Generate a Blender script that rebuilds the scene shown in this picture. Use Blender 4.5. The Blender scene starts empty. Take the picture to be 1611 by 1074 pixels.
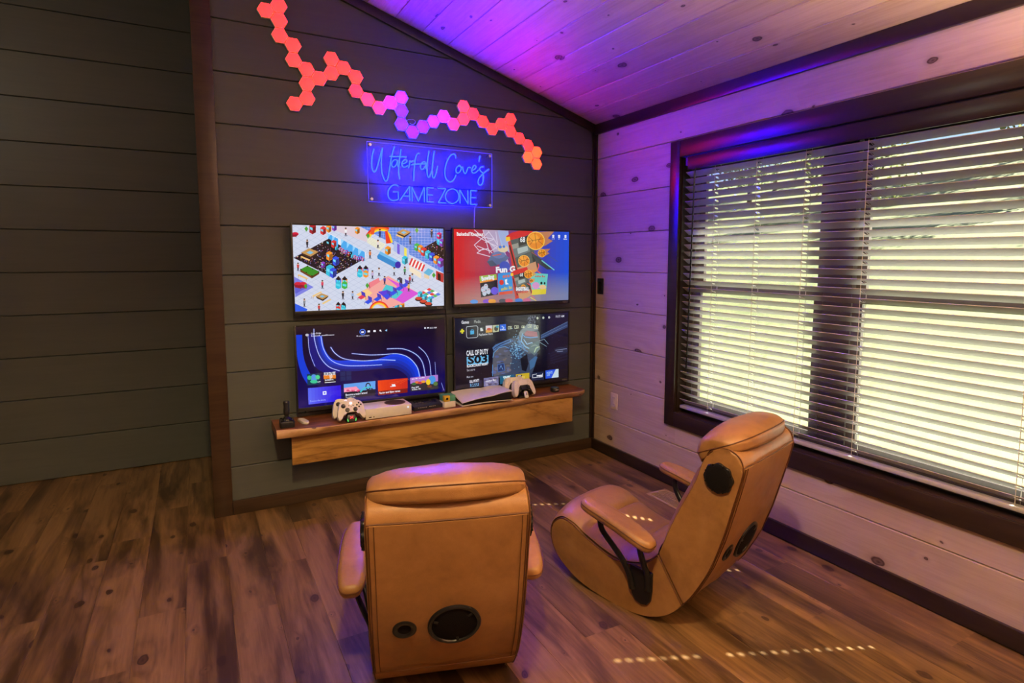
import bpy, bmesh, math, random
import numpy as np
from mathutils import Vector, Matrix
random.seed(7)
SC = bpy.context.scene
COL = SC.collection
PI = math.pi
R = math.radians

# ------------------------------------------------------------------ camera
cam_d = bpy.data.cameras.new('camera')
cam = bpy.data.objects.new('camera', cam_d)
COL.objects.link(cam)
SC.camera = cam
cam_d.sensor_width = 36.0
cam_d.sensor_fit = 'HORIZONTAL'
cam_d.lens = 926.0 / 1611.0 * 36.0
cam_d.shift_x = (805.5 - 815.0) / 1611.0
cam_d.shift_y = -(537.0 - 493.0) / 1611.0
cam_d.clip_start = 0.05
CAM_LOC = Vector((-2.8007, -3.8428, 1.55))
rowx = Vector((0.87684, -0.48077, 0.00113))
rowy = Vector((-0.04446, -0.08342, -0.99552))
rowz = Vector((0.47871, 0.87287, -0.09452))
cam.matrix_world = Matrix(((rowx.x, -rowy.x, -rowz.x, CAM_LOC.x),
                           (rowx.y, -rowy.y, -rowz.y, CAM_LOC.y),
                           (rowx.z, -rowy.z, -rowz.z, CAM_LOC.z),
                           (0, 0, 0, 1)))
# ------------------------------------------------------------------ sky, sun, lamp, added fills, exposure
SUN_DIR = Vector((0.912 * math.cos(R(46)), -0.41 * math.cos(R(46)), math.sin(R(46)))).normalized()   # towards the sun
world = bpy.data.worlds.new('world')
SC.world = world
world.use_nodes = True
wn = world.node_tree
wn.nodes.clear()
wo = wn.nodes.new('ShaderNodeOutputWorld')
wb = wn.nodes.new('ShaderNodeBackground')
ws = wn.nodes.new('ShaderNodeTexSky')
ws.sky_type = 'NISHITA'
ws.sun_disc = False
ws.sun_elevation = R(46)
ws.sun_rotation = math.atan2(SUN_DIR.x, SUN_DIR.y)
wb.inputs['Strength'].default_value = 0.16
wn.links.new(ws.outputs[0], wb.inputs[0])
wn.links.new(wb.outputs[0], wo.inputs[0])

def light(name, kind, loc, energy, color, **kw):
    d = bpy.data.lights.new(name, kind)
    d.energy = energy
    d.color = color
    for k, v in kw.items():
        setattr(d, k, v)
    o = bpy.data.objects.new(name, d)
    o.location = loc
    COL.objects.link(o)
    return o

sun = light('sun', 'SUN', (8, -4, 9), 64.0, (1.0, 0.93, 0.80), angle=R(0.53))
sun.rotation_euler = SUN_DIR.to_track_quat('Z', 'Y').to_euler()
lamp_a = light('ceiling_lamp_light', 'SPOT', (-2.75, -3.55, 3.25), 335.0, (1.0, 0.70, 0.33), shadow_soft_size=0.09, spot_size=R(142), spot_blend=0.4)
fill_c = light('back_wall_fill_light', 'POINT', (-4.9, -1.6, 3.0), 32.0, (1.0, 0.97, 0.76), shadow_soft_size=0.12)  # added fill light for the upper back wall, no known fixture
fill_b = light('ceiling_fill_light', 'SPOT', (-0.8, -4.3, 1.65), 1250.0, (1.0, 0.72, 0.48), shadow_soft_size=0.15, spot_size=R(150), spot_blend=0.6)  # added fill aimed upward to brighten the ceiling and upper pine wall
fill_b.rotation_euler = (R(180), 0, 0)
fill_d = light('rear_fill_light', 'POINT', (-3.3, -5.6, 2.9), 16.0, (1.0, 0.74, 0.5), shadow_soft_size=0.2)  # added weak fill behind the camera, softens the main lamp

SC.view_settings.view_transform = 'Standard'
SC.view_settings.look = 'None'
SC.view_settings.gamma = 1.0
SC.view_settings.use_curve_mapping = False
SC.view_settings.exposure = 0.0
SC.cycles.use_denoising = True
SC.cycles.max_bounces = 9
SC.cycles.diffuse_bounces = 5
SC.cycles.glossy_bounces = 4
SC.cycles.transmission_bounces = 6
SC.cycles.transparent_max_bounces = 12
SC.cycles.sample_clamp_indirect = 6.0
SC.cycles.caustics_reflective = False
SC.cycles.caustics_refractive = False

# ------------------------------------------------------------------ helpers
def lin(c):
    return tuple((v / 255 / 12.92) if v / 255 <= 0.04045 else ((v / 255 + 0.055) / 1.055) ** 2.4 for v in c)

def finish(me, angle=40):
    me.polygons.foreach_set('use_smooth', [True] * len(me.polygons))
    try:
        me.set_sharp_from_angle(angle=R(angle))
    except Exception:
        pass

def obj(name, bm, m=None, parent=None, angle=40, loc=None):
    bmesh.ops.recalc_face_normals(bm, faces=bm.faces)
    me = bpy.data.meshes.new(name)
    bm.to_mesh(me)
    bm.free()
    finish(me, angle)
    if m:
        me.materials.append(m)
    o = bpy.data.objects.new(name, me)
    COL.objects.link(o)
    if parent:
        o.parent = parent
    if loc:
        o.location = loc
    return o

def empty(name, loc=(0, 0, 0), rz=0.0):
    o = bpy.data.objects.new(name, None)
    o.empty_display_size = 0.05
    o.location = loc
    o.rotation_euler = (0, 0, rz)
    COL.objects.link(o)
    return o

def tag(o, label, cat, group=None):
    o['label'] = label
    o['category'] = cat
    if group:
        o['group'] = group
    return o

def struct(o, label=None):
    o['kind'] = 'structure'
    if label:
        o['label'] = label
    return o

def dup(o, parent=None, loc=None):
    c = o.copy()
    COL.objects.link(c)
    if parent is not None:
        c.parent = parent
    if loc is not None:
        c.location = loc
    return c

def copy_tree(o, parent=None):
    kids = list(o.children)
    c = dup(o, parent)
    for k in kids:
        copy_tree(k, c)
    return c

def box(bm, x0, x1, y0, y1, z0, z1, bev=0.0, seg=2, mtx=None):
    vs = [bm.verts.new(p) for p in ((x0, y0, z0), (x1, y0, z0), (x1, y1, z0), (x0, y1, z0), (x0, y0, z1), (x1, y0, z1), (x1, y1, z1), (x0, y1, z1))]
    fs = [bm.faces.new([vs[i] for i in f]) for f in ((3, 2, 1, 0), (4, 5, 6, 7), (0, 1, 5, 4), (1, 2, 6, 5), (2, 3, 7, 6), (3, 0, 4, 7))]
    if mtx is not None:
        for v in vs:
            v.co = mtx @ v.co
    if bev > 0:
        es = list({e for f in fs for e in f.edges})
        bmesh.ops.bevel(bm, geom=es, offset=bev, segments=seg, profile=0.5, affect='EDGES')

def nbox(*a, **k):
    bm = bmesh.new()
    box(bm, *a, **k)
    return bm

def frames(pts):
    pts = [Vector(p) for p in pts]
    n = len(pts)
    tans = []
    for i in range(n):
        a = pts[max(i - 1, 0)]
        b = pts[min(i + 1, n - 1)]
        t = b - a
        tans.append(t.normalized() if t.length > 1e-9 else Vector((0, 0, 1)))
    ref = Vector((0, 0, 1)) if abs(tans[0].z) < 0.9 else Vector((1, 0, 0))
    u = tans[0].cross(ref).normalized()
    out = []
    for i in range(n):
        if i:
            q = tans[i - 1].rotation_difference(tans[i])
            u = q @ u
            u = (u - tans[i] * u.dot(tans[i])).normalized()
        out.append((pts[i], u, tans[i].cross(u)))
    return out

def tube(bm, pts, r, seg=8, closed=False, flat=1.0):
    rs = r if isinstance(r, (list, tuple)) else [r] * len(pts)
    rings = []
    for (p, u, v), rr in zip(frames(pts), rs):
        rings.append([bm.verts.new(p + u * (rr * math.cos(2 * PI * k / seg)) + v * (rr * flat * math.sin(2 * PI * k / seg))) for k in range(seg)])
    n = len(rings)
    for i in range(n if closed else n - 1):
        a, b = rings[i], rings[(i + 1) % n]
        for k in range(seg):
            bm.faces.new((a[k], a[(k + 1) % seg], b[(k + 1) % seg], b[k]))
    if not closed:
        bm.faces.new(rings[0][::-1])
        bm.faces.new(rings[-1])

def lathe(bm, prof, seg=24, mtx=None):
    """profile of (radius, height) turned about Z"""
    rings = []
    for r, z in prof:
        if r < 1e-6:
            rings.append([bm.verts.new((0, 0, z))])
        else:
            rings.append([bm.verts.new((r * math.cos(2 * PI * k / seg), r * math.sin(2 * PI * k / seg), z)) for k in range(seg)])
    for a, b in zip(rings, rings[1:]):
        for k in range(seg):
            k2 = (k + 1) % seg
            if len(a) == 1 and len(b) == 1:
                continue
            if len(a) == 1:
                bm.faces.new((a[0], b[k2], b[k]))
            elif len(b) == 1:
                bm.faces.new((a[k], a[k2], b[0]))
            else:
                bm.faces.new((a[k], a[k2], b[k2], b[k]))
    if len(rings[0]) > 1:
        bm.faces.new(rings[0][::-1])
    if len(rings[-1]) > 1:
        bm.faces.new(rings[-1])
    if mtx is not None:
        vs = [v for ring in rings for v in ring]
        for v in vs:
            v.co = mtx @ v.co

def slab(bm, outline, h, bev=0.0, seg=3, mtx=None):
    """2D outline (local XY) raised from z=0 to z=h with rounded rims"""
    n = len(outline)
    b = [bm.verts.new((x, y, 0)) for x, y in outline]
    t = [bm.verts.new((x, y, h)) for x, y in outline]
    f0 = bm.faces.new(b[::-1])
    f1 = bm.faces.new(t)
    for i in range(n):
        bm.faces.new((b[i], b[(i + 1) % n], t[(i + 1) % n], t[i]))
    vs = set(b + t)
    if bev > 0:
        rim = list(f0.edges) + list(f1.edges)
        res = bmesh.ops.bevel(bm, geom=rim, offset=bev, segments=seg, profile=0.5, affect='EDGES', clamp_overlap=True)
        vs = {v for v in vs if v.is_valid} | {v for v in res['verts'] if v.is_valid}
    if mtx is not None:
        for v in vs:
            v.co = mtx @ v.co

def puff(bm, ol, h, r, seg=5):
    """convex outline raised by h with fully rounded rims of radius r"""
    n = len(ol)
    nr = []
    for i in range(n):
        a, b = Vector(ol[i - 1]), Vector(ol[(i + 1) % n])
        d = (b - a).normalized()
        nr.append(Vector((d.y, -d.x)))
    lv = [(r * (1 - math.sin(PI / 2 * k / seg)), r * (1 - math.cos(PI / 2 * k / seg))) for k in range(seg + 1)]
    lv = lv + [(i, h - z) for i, z in lv[::-1]]
    rings = [[bm.verts.new((x - m.x * i, y - m.y * i, z)) for (x, y), m in zip(ol, nr)] for i, z in lv]
    for a, b in zip(rings, rings[1:]):
        for k in range(n):
            bm.faces.new((a[k], a[(k + 1) % n], b[(k + 1) % n], b[k]))
    bm.faces.new(rings[0][::-1])
    bm.faces.new(rings[-1])

def smooth_line(pts, n=6, closed=False):
    """Catmull-Rom through the points"""
    P = [Vector(p) for p in pts]
    out = []
    m = len(P)
    rng = range(m if closed else m - 1)
    for i in rng:
        if closed:
            p0, p1, p2, p3 = P[(i - 1) % m], P[i], P[(i + 1) % m], P[(i + 2) % m]
        else:
            p0, p1, p2, p3 = P[max(i - 1, 0)], P[i], P[i + 1], P[min(i + 2, m - 1)]
        for k in range(n):
            t = k / n
            out.append(0.5 * ((2 * p1) + (p2 - p0) * t + (2 * p0 - 5 * p1 + 4 * p2 - p3) * t * t + (3 * p1 - p0 - 3 * p2 + p3) * t ** 3))
    if not closed:
        out.append(P[-1])
    return out

def rrect(w, h, r, n=4):
    o = []
    for cx, cy, a in ((w / 2 - r, h / 2 - r, 0), (-w / 2 + r, h / 2 - r, 90), (-w / 2 + r, -h / 2 + r, 180), (w / 2 - r, -h / 2 + r, 270)):
        for k in range(n + 1):
            t = R(a + 90 * k / n)
            o.append((cx + r * math.cos(t), cy + r * math.sin(t)))
    return o

# frame matrices: local XY lies in the named plane, local +Z points at the viewer's side
def on_back(x, y, z):      # local X = world X, local Y = world Z, local Z = -world Y
    return Matrix(((1, 0, 0, x), (0, 0, -1, y), (0, 1, 0, z), (0, 0, 0, 1)))

def on_right(x, y, z):     # local X = -world Y, local Y = world Z, local Z = -world X
    return Matrix(((0, 0, -1, x), (-1, 0, 0, y), (0, 1, 0, z), (0, 0, 0, 1)))

# ------------------------------------------------------------------ materials
class NT:
    def __init__(self, name):
        self.m = bpy.data.materials.new(name)
        self.m.use_nodes = True
        self.t = self.m.node_tree
        self.t.nodes.clear()
        self.out = self.n('OutputMaterial')
        self.p = self.n('BsdfPrincipled')
        self.l(self.p.outputs[0], self.out.inputs[0])
    def n(self, typ, **kw):
        x = self.t.nodes.new('ShaderNode' + typ)
        for k, v in kw.items():
            setattr(x, k, v)
        return x
    def l(self, a, b):
        self.t.links.new(a, b)
    def math(self, op, a, b=None, c=None):
        x = self.n('Math', operation=op)
        for i, v in enumerate((a, b, c)):
            if v is None:
                continue
            if hasattr(v, 'links'):
                self.l(v, x.inputs[i])
            else:
                x.inputs[i].default_value = v
        return x.outputs[0]
    def ramp(self, fac, stops):
        x = self.n('ValToRGB')
        els = x.color_ramp.elements
        while len(els) < len(stops):
            els.new(0.5)
        for e, (p, c) in zip(els, stops):
            e.position = p
            e.color = (c[0], c[1], c[2], 1) if hasattr(c, '__len__') else (c, c, c, 1)
        self.l(fac, x.inputs[0])
        return x.outputs[0]
    def mix(self, fac, a, b, blend='MIX'):
        x = self.n('Mix', data_type='RGBA', blend_type=blend)
        for s, v in ((x.inputs[0], fac), (x.inputs[6], a), (x.inputs[7], b)):
            if hasattr(v, 'links'):
                self.l(v, s)
            elif hasattr(v, '__len__'):
                s.default_value = (v[0], v[1], v[2], 1)
            else:
                s.default_value = v
        return x.outputs[2]
    def noise(self, vec, scale, detail=4, rough=0.55, dist=0.0):
        x = self.n('TexNoise')
        x.inputs['Scale'].default_value = scale
        x.inputs['Detail'].default_value = detail
        x.inputs['Roughness'].default_value = rough
        x.inputs['Distortion'].default_value = dist
        if vec is not None:
            self.l(vec, x.inputs['Vector'])
        return x.outputs[0]
    def obj_vec(self, rand=0.0, scale=(1, 1, 1)):
        tc = self.n('TexCoord')
        v = tc.outputs['Object']
        if rand:
            oi = self.n('ObjectInfo')
            cmb = self.n('CombineXYZ')
            for i, k in enumerate((1.0, 0.73, 0.37)):
                self.l(self.math('MULTIPLY', oi.outputs['Random'], rand * k), cmb.inputs[i])
            a = self.n('VectorMath', operation='ADD')
            self.l(v, a.inputs[0])
            self.l(cmb.outputs[0], a.inputs[1])
            v = a.outputs[0]
        mp = self.n('Mapping')
        mp.inputs['Scale'].default_value = scale
        self.l(v, mp.inputs['Vector'])
        return mp.outputs[0]
    def bump(self, h, strength, dist=0.002):
        b = self.n('Bump')
        b.inputs['Strength'].default_value = strength
        b.inputs['Distance'].default_value = dist
        self.l(h, b.inputs['Height'])
        self.l(b.outputs[0], self.p.inputs['Normal'])

def plain(name, c, rough=0.5, var=0.12, metal=0.0, scale=30.0, bump=0.0, coat=0.0, spec=0.5):
    t = NT(name)
    v = t.obj_vec()
    nz = t.noise(v, scale, 3)
    lo = tuple(x * (1 - var) for x in c)
    hi = tuple(min(1, x * (1 + var)) for x in c)
    t.l(t.ramp(nz, [(0.3, lo), (0.7, hi)]), t.p.inputs['Base Color'])
    t.p.inputs['Roughness'].default_value = rough
    t.p.inputs['Metallic'].default_value = metal
    t.p.inputs['Coat Weight'].default_value = coat
    t.p.inputs['Specular IOR Level'].default_value = spec
    if bump:
        t.bump(nz, bump)
    return t.m

def wood(name, axis, dark, mid, light_c, rough=0.5, knots=0.0, knot_col=(0.06, 0.025, 0.012), rand=37.0, stretch=14.0, scale=2.2, tone=0.15, contrast=1.0, bump=0.15, streak=0.0, spec=0.4, plane='XY'):
    t = NT(name)
    s = [1.0, 1.0, 1.0]
    ai = 'XYZ'.index(axis)
    s[ai] = 1.0 / stretch
    v = t.obj_vec(rand, tuple(k * stretch ** 0.5 for k in s))
    kn = None
    ks = [1.0, 1.0, 1.0]
    ks[ai] = 0.62
    vk = t.obj_vec(rand, tuple(ks))
    if knots:
        vor = t.n('TexVoronoi', voronoi_dimensions='2D')
        vor.inputs['Scale'].default_value = knots
        vor.inputs['Randomness'].default_value = 1.0
        wob = t.noise(vk, 14, 2)
        va = t.n('VectorMath', operation='MULTIPLY_ADD')
        cb = t.n('CombineXYZ')
        for i in range(3):
            t.l(t.math('SUBTRACT', wob, 0.5), cb.inputs[i])
        t.l(cb.outputs[0], va.inputs[0])
        va.inputs[1].default_value = (0.03, 0.03, 0.03)
        t.l(vk, va.inputs[2])
        sp = t.n('SeparateXYZ')
        t.l(va.outputs[0], sp.inputs[0])
        c2 = t.n('CombineXYZ')
        for i, ax in enumerate(plane):
            t.l(sp.outputs['XYZ'.index(ax)], c2.inputs[i])
        t.l(c2.outputs[0], vor.inputs['Vector'])
        rnd = t.n('SeparateColor')
        t.l(vor.outputs['Color'], rnd.inputs[0])
        size = t.math('ADD', 0.75, t.math('MULTIPLY', t.math('POWER', rnd.outputs[0], 2.0), 5.0))
        kd = t.math('MULTIPLY', vor.outputs['Distance'], size)
        kn = t.ramp(kd, [(0.0, 1.0), (0.035, 0.75), (0.06, 1.0), (0.075, 0.16), (0.13, 0.0)])
        bend = t.ramp(kd, [(0.0, 1.0), (0.45, 0.0)])
    n1 = t.noise(v, scale, 6, 0.62, 0.7)
    if knots:
        n1 = t.math('ADD', n1, t.math('MULTIPLY', bend, 0.16))
    rings = t.math('FRACT', t.math('MULTIPLY', n1, 5.0))
    tri = t.math('ABSOLUTE', t.math('SUBTRACT', rings, 0.5))
    fine_s = [90.0, 90.0, 90.0]
    fine_s[ai] = 3.0
    fv = t.obj_vec(rand, tuple(fine_s))
    fine = t.noise(fv, 1.0, 3, 0.6)
    g = t.math('ADD', t.math('MULTIPLY', tri, 0.8 * contrast), t.math('MULTIPLY', fine, 0.5))
    g = t.math('ADD', g, 0.05)
    col = t.ramp(g, [(0.15, dark), (0.45, mid), (0.8, light_c)])
    oi = t.n('ObjectInfo')
    rr = t.ramp(oi.outputs['Random'], [(0.0, 1.0 - tone), (1.0, 1.0 + tone)])
    col = t.mix(1.0, col, rr, 'MULTIPLY')
    if streak:
        sv = [7.0, 7.0, 7.0]
        sv[ai] = 0.9
        sn = t.noise(t.obj_vec(rand, tuple(sv)), 1.0, 5, 0.65, 0.4)
        col = t.mix(t.math('MULTIPLY', t.ramp(sn, [(0.44, 0.0), (0.62, 1.0)]), streak), col, tuple(k * 0.38 for k in dark))
    if kn is not None:
        col = t.mix(kn, col, knot_col)
    t.l(col, t.p.inputs['Base Color'])
    t.p.inputs['Roughness'].default_value = rough
    t.p.inputs['Specular IOR Level'].default_value = spec
    if bump:
        t.bump(g, bump, 0.0015)
    return t.m

def emit(name, rgb, strength=1.0, base=(0.02, 0.02, 0.02), rough=0.4):
    t = NT(name)
    v = t.obj_vec()
    nz = t.noise(v, 24, 2)
    lo = tuple(x * 0.93 for x in rgb)
    hi = tuple(x * 1.05 for x in rgb)
    t.l(t.ramp(nz, [(0.3, lo), (0.7, hi)]), t.p.inputs['Emission Color'])
    t.p.inputs['Emission Strength'].default_value = strength
    t.p.inputs['Base Color'].default_value = (*base, 1)
    t.p.inputs['Roughness'].default_value = rough
    return t.m

def leather(name, c):
    t = NT(name)
    v = t.obj_vec(9.0)
    a = t.noise(v, 5.5, 5, 0.6, 0.6)
    b = t.noise(v, 28, 4, 0.6)
    k = t.math('ADD', t.math('MULTIPLY', a, 0.7), t.math('MULTIPLY', b, 0.3))
    col = t.ramp(k, [(0.32, tuple(x * 0.72 for x in c)), (0.5, c), (0.68, (min(1, c[0] * 1.22), c[1] * 1.28, c[2] * 1.4))])
    t.l(col, t.p.inputs['Base Color'])
    rr = t.ramp(b, [(0.3, 0.36), (0.7, 0.50)])
    t.l(rr, t.p.inputs['Roughness'])
    t.p.inputs['Specular IOR Level'].default_value = 0.5
    vor = t.n('TexVoronoi', feature='DISTANCE_TO_EDGE')
    vor.inputs['Scale'].default_value = 260
    t.l(v, vor.inputs['Vector'])
    wr = t.noise(v, 11, 4, 0.55, 1.2)
    h = t.math('ADD', t.math('MULTIPLY', vor.outputs[0], 0.6), t.math('MULTIPLY', wr, 2.2))
    t.bump(h, 0.16, 0.004)
    return t.m

def glass(name, tint=(0.95, 0.98, 0.97), refl=0.06, rough=0.0, fres=0.35):
    t = NT(name)
    tr = t.n('BsdfTransparent')
    tr.inputs[0].default_value = (*tint, 1)
    gl = t.n('BsdfGlossy')
    gl.inputs['Roughness'].default_value = rough + 0.02
    fr = t.n('LayerWeight')
    fr.inputs[0].default_value = 0.25
    nz = t.noise(t.obj_vec(), 3.0, 2)
    f = t.math('ADD', t.math('MULTIPLY', fr.outputs['Fresnel'], fres), t.math('MULTIPLY', nz, refl))
    mx = t.n('MixShader')
    t.l(f, mx.inputs[0])
    t.l(tr.outputs[0], mx.inputs[1])
    t.l(gl.outputs[0], mx.inputs[2])
    t.t.nodes.remove(t.p)
    t.l(mx.outputs[0], t.out.inputs[0])
    return t.m

M_WALL = wood('charcoal_painted_boards', 'X', (0.070, 0.080, 0.074), (0.078, 0.089, 0.083), (0.086, 0.098, 0.092), rough=0.42, tone=0.06, bump=0.05, contrast=0.5)
M_PINE = wood('whitewashed_pine', 'Y', (0.40, 0.295, 0.215), (0.49, 0.375, 0.285), (0.55, 0.44, 0.345), rough=0.5, knots=3.9, tone=0.07, contrast=0.42, bump=0.05, plane='YZ', knot_col=(0.05, 0.018, 0.008), scale=1.3)
M_PINE2 = wood('pine_ceiling_boards', 'Y', (0.42, 0.29, 0.19), (0.54, 0.40, 0.28), (0.62, 0.49, 0.36), rough=0.42, knots=3.9, tone=0.12, contrast=0.45, bump=0.05, plane='XY', knot_col=(0.04, 0.015, 0.007), scale=1.3)
M_TRIM = wood('dark_espresso_trim', 'Y', (0.018, 0.010, 0.007), (0.024, 0.014, 0.010), (0.032, 0.019, 0.013), rough=0.30, tone=0.05, bump=0.03, rand=5)
M_TRIMX = wood('dark_brown_trim', 'X', (0.032, 0.018, 0.010), (0.044, 0.025, 0.014), (0.056, 0.033, 0.018), rough=0.34, tone=0.05, bump=0.03, rand=5)
M_FLOOR = wood('rustic_vinyl_planks', 'Y', (0.095, 0.050, 0.021), (0.195, 0.110, 0.046), (0.270, 0.160, 0.074), rough=0.36, knots=4.6, knot_col=(0.03, 0.014, 0.009), tone=0.14, contrast=0.8, bump=0.10, streak=0.9, scale=1.4)
M_WALNUT = wood('oiled_walnut_slab', 'X', (0.085, 0.026, 0.010), (0.17, 0.058, 0.020), (0.27, 0.105, 0.036), rough=0.38, rand=3, contrast=1.0, scale=3.0)
M_EDGE = wood('pale_live_edge', 'X', (0.34, 0.18, 0.08), (0.56, 0.33, 0.15), (0.68, 0.45, 0.24), rough=0.5, rand=3, knots=6.0, contrast=0.8, bump=0.3, plane='XZ')
M_APRON = wood('golden_cathedral_grain', 'X', (0.17, 0.078, 0.018), (0.36, 0.19, 0.048), (0.48, 0.27, 0.075), rough=0.42, rand=11, contrast=1.5, scale=1.7, stretch=5.0)
M_LEATHER = leather('tan_leather', (0.295, 0.145, 0.050))
M_PIPE = plain('dark_leather_piping', (0.10, 0.035, 0.010), 0.5)
M_BLACK = plain('black_plastic', (0.012, 0.012, 0.013), 0.38)
M_GLOSS = plain('glossy_black_plastic', (0.008, 0.008, 0.009), 0.16)
M_MESHCLOTH = plain('black_speaker_cloth', (0.008, 0.007, 0.008), 0.9, scale=300, bump=0.4, spec=0.08)
M_METALBLK = plain('black_powder_coated_steel', (0.009, 0.009, 0.010), 0.32, spec=0.3)
M_WHITE = plain('white_plastic', (0.70, 0.66, 0.60), 0.42, var=0.03)
M_WHITE2 = plain('bright_white_plastic', (0.80, 0.77, 0.72), 0.35, var=0.03)
M_GREY = plain('grey_plastic', (0.22, 0.22, 0.22), 0.4)
M_IVORY = plain('ivory_plate', (0.62, 0.52, 0.36), 0.4, var=0.04)
M_STEEL = plain('brushed_steel', (0.65, 0.65, 0.66), 0.28, metal=1.0)
M_SLAT = plain('off_white_slat', (0.37, 0.365, 0.335), 0.40, var=0.03)
M_CORD = plain('white_cord', (0.62, 0.60, 0.55), 0.7)
M_SASH = plain('bronze_vinyl_sash', (0.060, 0.046, 0.038), 0.4)
M_GLASS = glass('window_glass')
M_ACRYLIC = glass('clear_acrylic', (0.97, 0.97, 1.0), 0.012, 0.0, 0.12)
M_VENT = plain('bronze_floor_register', (0.36, 0.24, 0.16), 0.4, metal=0.1)
M_HEXBODY = plain('white_panel_shell', (0.75, 0.72, 0.72), 0.5, var=0.03)
M_NEON = emit('blue_neon_tube', (0.07, 0.25, 140.0), 1.0)
# ------------------------------------------------------------------ the setting
SLOPE = 0.3151
EAVE = 2.575
PITCH = 0.289
CEIL = lambda x: EAVE + SLOPE * min(-x, 8.9 + x)
ROOM_L, ROOM_R, ROOM_F = -8.9, 0.0, -7.2
HALL = 1.25

def plank_xz(z0, z1, xl, xr, thick=0.018, ch=0.004, gap=0.0015):
    """one board lying against the plane y=0, running along X; xl, xr are functions of z"""
    bm = bmesh.new()
    prof = [(z0 + gap, 0.0), (z0 + gap, thick - ch), (z0 + gap + ch, thick), (z1 - gap - ch, thick), (z1 - gap, thick - ch), (z1 - gap, 0.0)]
    a = [bm.verts.new((xl(z), -y, z)) for z, y in prof]
    b = [bm.verts.new((xr(z), -y, z)) for z, y in prof]
    for i in range(5):
        bm.faces.new((a[i], b[i], b[i + 1], a[i + 1]))
    bm.faces.new(a)
    bm.faces.new(b[::-1])
    return bm

# back wall, boards whose front face is y = 0
wall_back = struct(obj('wall_back', nbox(-2.755, 0.12, 0.018, 0.10, -0.05, 2.62), M_WALL), 'back wall of wide charcoal painted boards')
bmx = bmesh.new()
gv = [(-2.755, 2.6), (0.0, 2.6), (0.0, 2.58), (-2.755, CEIL(-2.755) + 0.02)]
for y in (0.018, 0.10):
    pass
fv = [bmx.verts.new((x, 0.018, z)) for x, z in gv]
bv = [bmx.verts.new((x, 0.10, z)) for x, z in gv]
bmx.faces.new(fv)
bmx.faces.new(bv[::-1])
for i in range(4):
    bmx.faces.new((fv[i], fv[(i + 1) % 4], bv[(i + 1) % 4], bv[i]))
obj('gable_panel', bmx, M_WALL, wall_back)
for k in range(12):
    z0, z1 = PITCH * k, PITCH * (k + 1)
    xr = lambda z: -0.002 if z <= EAVE else -(z - EAVE) / SLOPE - 0.002
    if z0 > CEIL(-2.7):
        break
    bmp = plank_xz(z0, min(z1, CEIL(-2.70)), lambda z: -2.752, xr)
    for v in bmp.verts:
        v.co.y += 0.018
    obj('plank', bmp, M_WALL, wall_back)

# right wall with the window opening
WIN_Y0, WIN_Y1, WIN_Z0, WIN_Z1 = -0.945, -3.03, 0.505, 2.205
wall_right = empty('wall_right')
struct(wall_right, 'right wall of whitewashed knotty pine boards')
def wr(y0, y1, z0, z1):
    return nbox(0.018, 0.12, y1, y0, z0, z1)
for nm, a in (('wall_core', (0.12, WIN_Y0, -0.05, 2.6)), ('wall_core', (WIN_Y1, ROOM_F, -0.05, 2.6)), ('wall_core', (WIN_Y0, WIN_Y1, -0.05, WIN_Z0)), ('wall_core', (WIN_Y0, WIN_Y1, WIN_Z1, 2.6))):
    obj(nm, wr(*a), M_PINE, wall_right)
def plank_right(z0, z1, y0, y1):
    bmp = plank_xz(z0, z1, lambda z: y0, lambda z: y1)
    for v in bmp.verts:                       # (along, -depth, z) -> right wall
        v.co = Vector((v.co.y + 0.018, v.co.x, v.co.z))
    obj('plank', bmp, M_PINE, wall_right)
for k in range(9):
    z0, z1 = PITCH * k, min(PITCH * (k + 1), 2.59)
    cuts = [0.0, ROOM_F]
    if z1 > WIN_Z0 + 0.02 and z0 < WIN_Z1 - 0.02:
        # the board stops against the casing on both sides and is notched above or below the opening
        spans = [(z0, z1, 0.0, WIN_Y0), (z0, z1, WIN_Y1, ROOM_F)]
        if z0 < WIN_Z0:
            spans.append((z0, WIN_Z0, WIN_Y0, WIN_Y1))
        if z1 > WIN_Z1:
            spans.append((WIN_Z1, z1, WIN_Y0, WIN_Y1))
        for s in spans:
            if s[1] - s[0] > 0.012:
                plank_right(*s)
    else:
        plank_right(z0, z1, 0.0, ROOM_F)

# floor
floor = struct(obj('floor', nbox(ROOM_L, 0.12, ROOM_F, HALL + 0.1, -0.10, -0.004), M_FLOOR), 'rustic brown wood plank floor')
pw, pl = 0.18, 1.22
protos = []
for q in range(3):
    bmf = bmesh.new()
    c, L = 0.0014, pl
    prof = [(0, -0.004), (0, -c), (c, 0), (pw - c, 0), (pw, -c), (pw, -0.004)]
    a = [bmf.verts.new((x, 0, z)) for x, z in prof]
    b = [bmf.verts.new((x, L, z)) for x, z in prof]
    for i in range(5):
        bmf.faces.new((a[i], a[i + 1], b[i + 1], b[i]))
    bmf.faces.new(a)
    bmf.faces.new(b[::-1])
    o = obj('plank', bmf, M_FLOOR, floor)
    protos.append(o)
first = [True] * 3
xs = -0.02 - pw
col_i = 0
while xs > -6.0:
    y = HALL - pl + [0.0, -0.47, -0.83, -0.25, -0.66, -1.02][col_i % 6] + 0.9
    while y > -5.6:
        if y < HALL:
            q = (col_i * 2 + int(abs(y) * 3)) % 3
            if first[q]:
                protos[q].location = (xs, y, 0)
                first[q] = False
            else:
                dup(protos[q], floor, (xs, y, 0))
        y -= pl
    xs -= pw
    col_i += 1

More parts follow.
